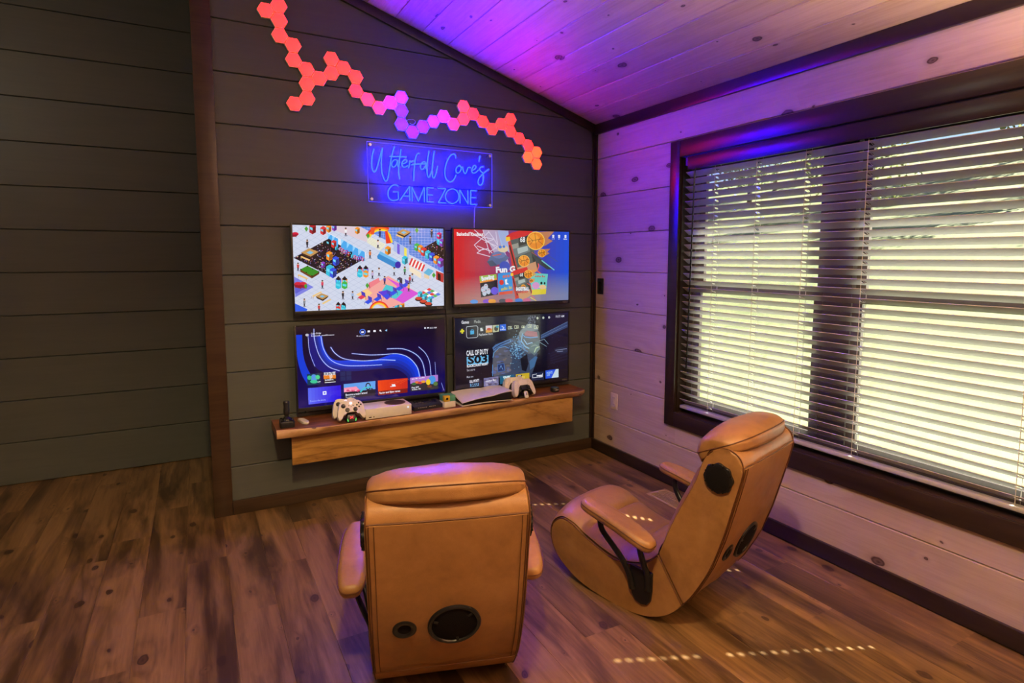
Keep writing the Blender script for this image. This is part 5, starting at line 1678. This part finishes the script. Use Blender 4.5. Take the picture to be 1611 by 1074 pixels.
# wide console with white shell plates
ps = tag(empty('slim_console', (-1.085, -0.165, ZT), R(0)), 'wide low console with white shell plates over a black core', 'game console')
def prism(bm, quad_b, quad_t):
    a = [bm.verts.new(p) for p in quad_b]; b = [bm.verts.new(p) for p in quad_t]
    bm.faces.new(a[::-1]); bm.faces.new(b)
    for i in range(4):
        bm.faces.new((a[i], a[(i + 1) % 4], b[(i + 1) % 4], b[i]))
bm = bmesh.new()
prism(bm, [(-0.175, -0.105, 0.008), (0.185, -0.118, 0.008), (0.185, 0.074, 0.008), (-0.170, 0.074, 0.008)], [(-0.175, -0.105, 0.026), (0.185, -0.115, 0.066), (0.185, 0.074, 0.066), (-0.170, 0.074, 0.060)])
obj('core', bm, M_GLOSS, ps)
def plate(name, zs, thick, m, x0=-0.188, x1=0.194, n=14, split=None):
    bm = bmesh.new()
    rows_ = []
    for i in range(n + 1):
        u = i / n
        x = x0 + (x1 - x0) * u
        r_ = []
        for j in range(9):
            w = j / 8
            y = (-0.118 - 0.004 * math.sin(PI * u)) * (1 - w) + 0.078 * w
            z = (zs[0] * (1 - u) + zs[1] * u) * (1 - w) + (zs[3] * (1 - u) + zs[2] * u) * w + 0.006 * math.sin(PI * u) * (1 if thick > 0 else -1)
            r_.append((x, y, z))
        rows_.append(r_)
    t_ = [[bm.verts.new(p) for p in r_] for r_ in rows_]
    b_ = [[bm.verts.new((p[0], p[1], p[2] - thick)) for p in r_] for r_ in rows_]
    for i in range(n):
        for j in range(8):
            bm.faces.new((t_[i][j], t_[i + 1][j], t_[i + 1][j + 1], t_[i][j + 1]))
            bm.faces.new((b_[i][j], b_[i][j + 1], b_[i + 1][j + 1], b_[i + 1][j]))
    for i in range(n):
        bm.faces.new((t_[i][0], b_[i][0], b_[i + 1][0], t_[i + 1][0])); bm.faces.new((t_[i][8], t_[i + 1][8], b_[i + 1][8], b_[i][8]))
    for j in range(8):
        bm.faces.new((t_[0][j], t_[0][j + 1], b_[0][j + 1], b_[0][j])); bm.faces.new((t_[n][j], b_[n][j], b_[n][j + 1], t_[n][j + 1]))
    return obj(name, bm, m, ps)
pz = (0.032, 0.074, 0.074, 0.068)
def lerp_z(u): return (pz[0] * (1 - u) + pz[1] * u, pz[3] * (1 - u) + pz[2] * u)
ua = 0.60
za, zb = lerp_z(ua)
plate('top_plate', (pz[0], za - 0.000, zb, pz[3]), 0.005, M_WHITE, -0.188, -0.188 + 0.382 * ua - 0.002)
plate('top_plate', (za, pz[1], pz[2], zb), 0.005, M_WHITE, -0.188 + 0.382 * ua + 0.002, 0.194)
plate('bottom_plate', (0.010, 0.012, 0.008, 0.008), 0.004, M_WHITE)
for x in (-0.13, 0.14):
    bm = nbox(x - 0.012, x + 0.012, -0.09, 0.08, 0.0, 0.008); obj('foot', bm, M_BLACK, ps)
# two-tone controllers on their stand
DS = [(0.0, 0.050), (0.030, 0.052), (0.052, 0.050), (0.065, 0.040), (0.074, 0.012), (0.081, -0.026), (0.080, -0.052), (0.071, -0.060), (0.060, -0.052), (0.048, -0.030), (0.036, -0.018), (0.018, -0.016), (0.0, -0.016)]
DS = [tuple(p[:2]) for p in smooth_line([(x, y, 0) for x, y in mirror(DS)], 3, True)]
def pad2(loc, rzv, tilt, label):
    t = tag(empty('game_controller', loc, rzv), label, 'game controller', 'white game controllers on the two charging docks')
    M = rx(tilt) @ Matrix.Scale(S_, 4)
    def part(name, bm, m):
        for v in bm.verts:
            v.co = M @ v.co
        return obj(name, bm, m, t)
    bm = bmesh.new(); slab(bm, DS, 0.040, 0.014, 4, T(0, 0, -0.020)); part('body', bm, M_WHITE)
    bm = bmesh.new(); slab(bm, [(-0.030, 0.012), (0.030, 0.012), (0.042, -0.002), (0.052, -0.030), (0.060, -0.0535), (0.050, -0.037), (0.036, -0.0215), (0.018, -0.019), (-0.018, -0.019), (-0.036, -0.0215), (-0.050, -0.037), (-0.060, -0.0535), (-0.052, -0.030), (-0.042, -0.002)], 0.041, 0.004, 2, T(0, 0, -0.0195)); part('dark_centre', bm, M_BLACK)
    bm = bmesh.new(); slab(bm, [(-0.026, 0.046), (0.026, 0.046), (0.030, 0.014), (-0.030, 0.014)], 0.004, 0.0015, 2, T(0, 0, 0.0185)); part('touchpad', bm, M_WHITE2)
    for x in (-0.026, 0.026):
        bm = bmesh.new(); lathe(bm, [(0, 0.016), (0.013, 0.020), (0.013, 0.0225), (0.006, 0.0225), (0.006, 0.028), (0.0098, 0.030), (0.0098, 0.034), (0, 0.033)], 18, T(x, -0.004, 0)); part('thumbstick', bm, M_BLACK)
    for dx, dy in ((0, 0.0115), (0, -0.0115), (0.0115, 0), (-0.0115, 0)):
        bm = bmesh.new(); lathe(bm, [(0, 0.018), (0.0046, 0.018), (0.0046, 0.0222), (0, 0.0228)], 12, T(0.051 + dx, 0.022 + dy, 0)); part('face_button', bm, M_WHITE2)
        bm = bmesh.new(); slab(bm, rrect(0.007, 0.007, 0.002, 2), 0.0035, 0.0008, 1, T(-0.051 + dx * 0.85, 0.022 + dy * 0.85, 0.0188)); part('direction_button', bm, M_WHITE2)
    return t
dk2 = tag(empty('controller_stand', (-0.770, -0.188, ZT), R(4)), 'black and white stand holding two white and black controllers', 'charging dock')
bm = bmesh.new(); slab(bm, rrect(0.085, 0.11, 0.02), 0.010, 0.003, 2, T(0, 0.01, 0)); obj('foot', bm, M_BLACK, dk2)
bm = bmesh.new(); slab(bm, rrect(0.030, 0.050, 0.006), 0.012, 0.004, 2, T(0, -0.066, 0.026) @ rx(R(66)) @ T(0, 0.0, -0.006)); obj('front_tongue', bm, M_WHITE2, dk2)
bm = bmesh.new(); box(bm, -0.014, 0.014, 0.012, 0.022, 0.008, 0.05, bev=0.003); obj('upright', bm, M_BLACK, dk2)
bm = bmesh.new()
F2 = T(0, -0.0690, 0.030) @ rx(R(66))
tube(bm, [(-0.001, -0.006, 0.005), (-0.001, 0.008, 0.005)], 0.0012, 4); tube(bm, smooth_line([(-0.001, 0.008, 0.005), (0.004, 0.006, 0.005), (0.004, 0.002, 0.005), (0.001, 0.001, 0.005)], 3), 0.0011, 4); tube(bm, smooth_line([(-0.008, -0.006, 0.005), (-0.004, -0.003, 0.005), (0.003, -0.006, 0.005), (0.008, -0.004, 0.005)], 3), 0.0011, 4)
for v in bm.verts: v.co = F2 @ v.co
obj('maker_mark', bm, M_BLACK, dk2)
pad2((-0.768, -0.208, ZT + 0.070), R(4), R(68), 'front white and black controller on the black and white stand')
pad2((-0.800, -0.136, ZT + 0.076), R(-4), R(72), 'rear white and black controller on the black and white stand, half hidden')
# puck
pk = tag(empty('round_puck', (-0.473, -0.172, ZT)), 'small round black puck near the bare right end of the shelf', 'puck')
bm = bmesh.new(); lathe(bm, [(0, 0), (0.030, 0), (0.033, 0.004), (0.033, 0.028), (0.030, 0.033), (0, 0.034)], 28); obj('body', bm, M_BLACK, pk)
bm = bmesh.new()
for x, h in ((-0.012, 0.006), (-0.005, 0.009), (0.002, 0.006), (0.008, 0.007)):
    tube(bm, [(x, -0.0328, 0.012), (x + 0.003, -0.0328, 0.012 + h)], 0.0012, 4)
for v in bm.verts:
    v.co.z += 0.002
    v.co = Vector((v.co.x, v.co.y if abs(v.co.x) < 0.004 else v.co.y + (v.co.x ** 2) * 15.5, v.co.z))
obj('front_marking', bm, M_WHITE, pk)

# ------------------------------------------------------------------ right wall: switch, outlet; floor register
sw = tag(empty('light_switch', (0, -0.090, 1.327)), 'narrow black switch plate on the pine wall near the corner', 'switch')
bm = bmesh.new(); slab(bm, rrect(0.076, 0.124, 0.005), 0.006, 0.002, 2, on_right(0, 0, 0)); obj('plate', bm, M_BLACK, sw)
bm = bmesh.new(); slab(bm, rrect(0.034, 0.068, 0.002), 0.004, 0.001, 1, on_right(-0.006, 0, 0)); obj('rocker', bm, M_GLOSS, sw)
ou = tag(empty('wall_outlet', (0, -0.287, 0.446)), 'ivory double outlet plate low on the pine wall by the corner', 'outlet')
bm = bmesh.new(); slab(bm, rrect(0.082, 0.126, 0.005), 0.006, 0.002, 2, on_right(0, 0, 0)); obj('plate', bm, M_IVORY, ou)
for z in (0.026, -0.026):
    bm = bmesh.new(); slab(bm, rrect(0.034, 0.030, 0.010), 0.003, 0.001, 1, on_right(-0.006, 0, z)); r_ = obj('socket', bm, M_IVORY, ou)
    bm = bmesh.new()
    for y in (-0.007, 0.007):
        box(bm, -0.0094, -0.0088, y - 0.001, y + 0.001, z - 0.002, z + 0.007)
    obj('slots', bm, M_BLACK, r_)
bm = bmesh.new(); lathe(bm, [(0, 0), (0.003, 0), (0.003, 0.001), (0, 0.0015)], 10, on_right(-0.006, 0, 0)); obj('screw', bm, M_IVORY, ou)
fr = tag(empty('floor_register', (-0.172, -1.115, 0)), 'brown louvred floor register beside the baseboard under the window', 'floor vent')
bm = bmesh.new()
w, l, f = 0.082, 0.155, 0.016
for a in ((-w, w, l - f, l), (-w, w, -l, -l + f), (-w, -w + f, -l + f, l - f), (w - f, w, -l + f, l - f)):
    box(bm, a[0], a[1], a[2], a[3], 0.0, 0.006, bev=0.002)
obj('frame', bm, M_VENT, fr)
obj('duct_floor', nbox(-w + f, w - f, -l + f, l - f, 0.0002, 0.0008), M_GLOSS, fr)
lv = None
for k in range(20):
    y = -l + f + 0.007 + k * (2 * l - 2 * f - 0.014) / 19
    if lv is None:
        lv = obj('louver', nbox(-w + f, w - f, -0.0022, 0.0022, 0.001, 0.0052), M_VENT, fr)
        lv.location = (0, y, 0)
    else:
        dup(lv, fr, (0, y, 0))
obj('centre_bar', nbox(-0.004, 0.004, -l + f, l - f, 0.001, 0.0056), M_VENT, fr)
# ------------------------------------------------------------------ the two rocking game chairs
SEAT = [(-.267, .134), (-.207, .070), (-.126, .024), (-.03, .001), (.084, .0), (.243, .021), (.348, .065), (.425, .128), (.448, .200), (.428, .262), (.378, .296), (.311, .286), (.247, .255), (.159, .224), (.076, .205), (.008, .208), (-.068, .233), (-.12, .269), (-.150, .304)]
BACKF = [(-.152, .306), (-.179, .370), (-.215, .465), (-.269, .581), (-.313, .672), (-.337, .747), (-.362, .796), (-.39, .818), (-.42, .828), (-.459, .824), (-.489, .802), (-.500, .764)]
BACKR = [(-.500, .764), (-.492, .721), (-.463, .606), (-.426, .467), (-.378, .328), (-.314, .204), (-.268, .138)]
HW = 0.25
def sm2(p, n=4):
    return [(v.x, v.y) for v in smooth_line([(a, b, 0) for a, b in p], n)]
def side_prism(bm, poly, hw, bev):
    M = Matrix(((0, 0, 1, -hw), (1, 0, 0, 0), (0, 1, 0, 0), (0, 0, 0, 1)))
    slab(bm, poly, 2 * hw, bev, 3, M)
def rear_u(z):
    for (u0, z0), (u1, z1) in zip(BACKR, BACKR[1:]):
        if z1 <= z <= z0:
            return u0 + (u1 - u0) * (z0 - z) / (z0 - z1)
    return BACKR[0][0] if z > BACKR[0][1] else BACKR[-1][0]
def cushion(bm, path, hw, bulge, seams, nv=22, edge=0.006, ends=(0.25, 1.0)):
    P = [Vector((0, a, b)) for a, b in sm2(path, 5)]
    n = len(P)
    L = [0.0]
    for a, b in zip(P, P[1:]):
        L.append(L[-1] + (b - a).length)
    rows_ = []
    for i, p in enumerate(P):
        t = (P[min(i + 1, n - 1)] - P[max(i - 1, 0)]).normalized()
        nrm = Vector((1, 0, 0)).cross(t)
        if nrm.z < 0 and abs(nrm.z) > 0.3 or (abs(nrm.z) <= 0.3 and nrm.y < 0):
            nrm = -nrm
        s = L[i] / L[-1]
        env = min(1.0, ends[0] + (1 - ends[0]) * s / 0.22) * min(1.0, ends[1] + (1 - ends[1]) * (1 - s) / 0.15)
        row = []
        for j in range(nv + 1):
            q = -1 + 2 * j / nv
            v = hw * math.sin(q * PI / 2) if abs(q) < 1 else hw * q
            h = edge + bulge * env * (1 - abs(v / hw) ** 3.2) ** 0.8
            for kind, at, dep, wd in seams:
                d = (s - at) * L[-1] if kind == 'cross' else v - at
                h -= dep * math.exp(-(d / wd) ** 2) * (1 - abs(v / hw) ** 6)
            row.append(bm.verts.new(p + nrm * h + Vector((v, 0, 0))))
        rows_.append(row)
    for a, b in zip(rows_, rows_[1:]):
        for j in range(nv):
            bm.faces.new((a[j], a[j + 1], b[j + 1], b[j]))
def make_chair(label):
    t = tag(empty('gaming_chair'), label, 'gaming chair', 'tan leather rocking game chairs')
    bm = bmesh.new(); side_prism(bm, sm2(SEAT, 3), HW - 0.002, 0.012)
    seat = obj('seat_body', bm, M_LEATHER, t)
    bm = bmesh.new(); side_prism(bm, sm2(BACKF, 3)[:-1] + sm2(BACKR, 3), HW, 0.014)
    back = obj('back_body', bm, M_LEATHER, t)
    # seat pad
    path = [(.452, .175), (.450, .225), (.428, .268), (.378, .298), (.311, .288), (.247, .259), (.159, .229), (.076, .210), (.008, .212), (-.068, .236), (-.12, .271), (-.152, .306)]
    bm = bmesh.new(); cushion(bm, path, HW - 0.012, 0.058, [('cross', 0.40, 0.014, 0.010), ('cross', 0.74, 0.010, 0.010), ('along', -0.085, 0.007, 0.008), ('along', 0.085, 0.007, 0.008)], ends=(0.1, 0.6))
    obj('seat_cushion', bm, M_LEATHER, t, angle=60)
    bm = bmesh.new(); cushion(bm, [(-.158, .312), (-.183, .374), (-.219, .467), (-.272, .581), (-.315, .672), (-.338, .740)], HW - 0.014, 0.050, [('cross', 0.35, 0.012, 0.012), ('cross', 0.68, 0.012, 0.012)], ends=(0.4, 0.5))
    obj('backrest_cushion', bm, M_LEATHER, t, angle=60)
    # head pillow
    sec = [(-.300, .718), (-.274, .768), (-.284, .826), (-.328, .876), (-.392, .901), (-.458, .899), (-.504, .876), (-.510, .850), (-.505, .824), (-.465, .812), (-.39, .818), (-.352, .785), (-.328, .735)]
    sec = sm2(sec + [sec[0]], 3)[:-1]
    c0 = (-.365, .812)
    ss = [-1, -.992, -.972, -.935, -.87, -.76, -.6, -.4, -.2, 0, .2, .4, .6, .76, .87, .935, .972, .992, 1]
    kk = {1: .42, .992: .49, .972: .56, .935: .64, .87: .73, .76: .82, .6: .90, .4: .96, .2: .99, 0: 1}
    rg2 = random.Random(5)
    bm = bmesh.new()
    rings = []
    for s in ss:
        k = kk[abs(s)]
        droop = 0
        rings.append([bm.verts.new((s * 0.247, c0[0] + (u - c0[0]) * k, c0[1] + (z - c0[1]) * k + droop + (0.0015 * math.sin(s * 40 + u * 30) if z > .84 else 0))) for u, z in sec])
    for a, b in zip(rings, rings[1:]):
        m = len(a)
        for j in range(m):
            bm.faces.new((a[j], a[(j + 1) % m], b[(j + 1) % m], b[j]))
    bm.faces.new(rings[0]); bm.faces.new(rings[-1][::-1])
    pil = obj('head_pillow', bm, M_LEATHER, t, angle=70)
    bm = bmesh.new()
    loop = []
    for idx, order in ((6 * 3, ss), (1 * 3, ss[::-1])):
        for s in order:
            k = kk[abs(s)]
            u, z = sec[idx % len(sec)]
            loop.append((s * 0.2475, c0[0] + (u - c0[0]) * k * 1.012, c0[1] + (z - c0[1]) * k * 1.012 ))
    tube(bm, loop, 0.0022, 6, closed=True)
    obj('piping', bm, M_PIPE, pil)
    # rear cover panel
    zs_ = [.766, .745, .70, .64, .58, .52, .46, .40, .34, .28, .23, .19, .155]
    bm = bmesh.new()
    ro, ri = [], []
    vs_ = [-.236, -.18, -.12, -.06, 0, .06, .12, .18, .236]
    for z in zs_:
        fl = 0.010 * max(0, (.5 - z)) / .35
        ro.append([bm.verts.new((v * (1 + fl), rear_u(z) - 0.006 - 0.006 * (1 - (v / .236) ** 2), z - (0.006 * math.sin(v * 26 + 1) - 0.004 if z == zs_[-1] else 0))) for v in vs_])
        ri.append([bm.verts.new((v * (1 + fl), rear_u(z) + 0.010, z)) for v in vs_])
    for a, b in zip(ro, ro[1:]):
        for j in range(8):
            bm.faces.new((a[j], b[j], b[j + 1], a[j + 1]))
    for e in (0, 8):
        for i in range(len(zs_) - 1):
            bm.faces.new((ro[i][e], ri[i][e], ri[i + 1][e], ro[i + 1][e]))
    for i in (0, len(zs_) - 1):
        for j in range(8):
            bm.faces.new((ro[i][j], ro[i][j + 1], ri[i][j + 1], ri[i][j]))
    pan = obj('rear_panel', bm, M_LEATHER, t, angle=50)
    bm = bmesh.new()
    tube(bm, smooth_line([(-.246, -.497, .768), (-.12, -.5065, .770), (0, -.509, .771), (.12, -.5065, .770), (.246, -.497, .768)], 4), 0.0030, 6)
    for s in (-1, 1):
        for off in (0.0, 0.016):
            tube(bm, [(s * (.238 - off) * (1 + 0.010 * max(0, .5 - z) / .35), rear_u(z) - 0.0065 - (0.0018 if off else 0), z) for z in zs_], 0.0022 if not off else 0.0014, 5)
    obj('seam', bm, M_PIPE, pan)
    # side piping and the fold line between seat and back
    bm = bmesh.new()
    for s in (-1, 1):
        x = s * (HW - 0.004)
        tube(bm, [(x, a, b + 0.001) for a, b in sm2([(.440, .235), (.428, .262), (.378, .297), (.311, .287), (.247, .256), (.159, .225), (.076, .206), (.008, .209), (-.068, .234), (-.12, .270), (-.150, .305)], 4)], 0.0030, 6)
        tube(bm, [(x, a, b) for a, b in sm2(BACKF[1:] + BACKR[1:], 3)], 0.0028, 6)
        tube(bm, [(x, a, b) for a, b in sm2(SEAT[:9], 3)], 0.0024, 5)
        tube(bm, [(s * (HW - 0.0012), -.150, .306), (s * (HW - 0.0012), -.267, .135)], 0.0026, 5)
    obj('piping', bm, M_PIPE, t)
    # speakers beside the head
    for s in (-1, 1):
        ol = [((.0575 + .0035 * math.cos(8 * a)) * math.cos(a), (.0575 + .0035 * math.cos(8 * a)) * math.sin(a)) for a in [2 * PI * k / 64 for k in range(64)]]
        M = Matrix(((0, 0, s, s * (HW - 0.002)), (s, 0, 0, -.409), (0, 1, 0, .712), (0, 0, 0, 1)))
        bm = bmesh.new(); slab(bm, ol, 0.014, 0.004, 2, M)
        sp = obj('speaker', bm, M_METALBLK, t)
        bm = bmesh.new(); lathe(bm, [(0, .013), (.046, .013), (.048, .017), (.044, .0175), (.030, .0185), (0, .0195)], 32, M)
        obj('grille', bm, M_MESHCLOTH, sp)
        bm = bmesh.new()
        for k in range(8):
            a = 2 * PI * (k + .5) / 8
            lathe(bm, [(0, .0135), (.0035, .0135), (.0035, .0165), (0, .0172)], 8, M @ T(.0535 * math.cos(a), .0535 * math.sin(a), 0))
        obj('bolts', bm, M_GLOSS, sp)['kind'] = 'stuff'
    # woofer and port in the back
    def backM(v, z):
        d = Vector((0, rear_u(z - .03) - rear_u(z + .03), -.06)).normalized()
        zz = Vector((0, d.z, -d.y)); zz = zz if zz.y < 0 else -zz
        xx = Vector((1, 0, 0)); yy = zz.cross(xx)
        o = Vector((v, rear_u(z) - 0.0085, z))
        return Matrix(((xx.x, yy.x, zz.x, o.x), (xx.y, yy.y, zz.y, o.y), (xx.z, yy.z, zz.z, o.z), (0, 0, 0, 1)))
    M = backM(.018, .375)
    bm = bmesh.new(); lathe(bm, [(.070, 0), (.086, 0), (.086, .007), (.082, .011), (.074, .010), (.071, .004)], 44, M)
    wf = obj('woofer_rim', bm, M_METALBLK, t)
    bm = bmesh.new(); lathe(bm, [(0, .0), (.073, 0), (.072, .006), (.05, .0095), (0, .011)], 40, M)
    obj('grille', bm, M_MESHCLOTH, wf)
    bm = bmesh.new()
    for k in range(3):
        a = R(40 + 120 * k)
        box(bm, .056, .071, -.004, .004, .0085, .0105, mtx=M @ Matrix.Rotation(a, 4, 'Z'))
    obj('clips', bm, M_METALBLK, wf)
    M = backM(-.140, .372)
    bm = bmesh.new(); lathe(bm, [(.019, -.0), (.038, 0), (.038, .004), (.033, .007), (.024, .006), (.019, .001)], 32, M)
    po = obj('port_ring', bm, M_METALBLK, t)
    bm = bmesh.new(); lathe(bm, [(0, .0005), (.021, .0005), (.021, .002), (0, .002)], 24, M)
    obj('port_hole', bm, M_MESHCLOTH, po)
    # armrests
    for s in (-1, 1):
        ol = []
        for k in range(40):
            a = 2 * PI * k / 40
            cx, cy = math.cos(a), math.sin(a)
            e = 2 / 3.2
            ol.append((0.054 * abs(cx) ** e * (1 if cx > 0 else -1) * (1 - 0.06 * cy), 0.187 * abs(cy) ** e * (1 if cy > 0 else -1)))
        bm = bmesh.new()
        puff(bm, ol, 0.052, 0.021, 5)
        for v in bm.verts: v.co.z -= .026
        for v in bm.verts:
            v.co.z += -0.45 * v.co.y ** 2 + 0.006 - (0.008 * (v.co.x / .054) ** 2 if v.co.z > 0 else 0)
        M = T(s * .327, 0.002, .427) @ rx(R(14.0))
        for v in bm.verts: v.co = M @ v.co
        arm = obj('armrest', bm, M_LEATHER, t, angle=60)
        bm = bmesh.new()
        tube(bm, [tuple(M @ Vector((x * 1.004, y * 1.002, 0.012 - 0.45 * y * y))) for x, y in ol], 0.0022, 5, closed=True)
        obj('piping', bm, M_PIPE, arm)
        bm = bmesh.new()
        tube(bm, smooth_line([(s * .318, .100, .415), (s * .315, .088, .360), (s * .300, .040, .300), (s * .282, .000, .240), (s * .268, -.024, .180), (s * .262, -.038, .120)], 4), 0.0145, 10, flat=0.7)
        tube(bm, smooth_line([(s * .316, -.100, .390), (s * .310, -.104, .330), (s * .285, -.108, .260), (s * .264, -.112, .205), (s * .262, -.114, .140)], 4), 0.0145, 10, flat=0.7)
        obj('arm_support', bm, M_METALBLK, arm)
        M2 = Matrix(((0, 0, s, s * (HW - 0.004)), (s, 0, 0, -.080), (0, 1, 0, .140), (0, 0, 0, 1)))
        bm = bmesh.new()
        pl_ = [(.060, .085), (.056, .0), (.049, -.044), (.030, -.068), (0, -.076), (-.028, -.068), (-.045, -.046), (-.051, .0), (-.052, .080)]
        if s < 0:
            pl_ = [(-x, y) for x, y in pl_]
        slab(bm, pl_, 0.014, 0.004, 2, M2)
        obj('arm_bracket', bm, M_METALBLK, arm)
    return t
chair = make_chair('tan leather game chair by the window, turned to show its left side')
chair.location = (-0.954, -1.838, 0.001)
chair.rotation_euler = (0, 0, R(16.5))
chair2 = copy_tree(chair)
chair2['label'] = 'tan leather game chair seen squarely from behind, nearest the viewer'
chair2.location = (-2.008, -1.779, 0.001)
chair2.rotation_euler = (0, 0, R(-18.0))
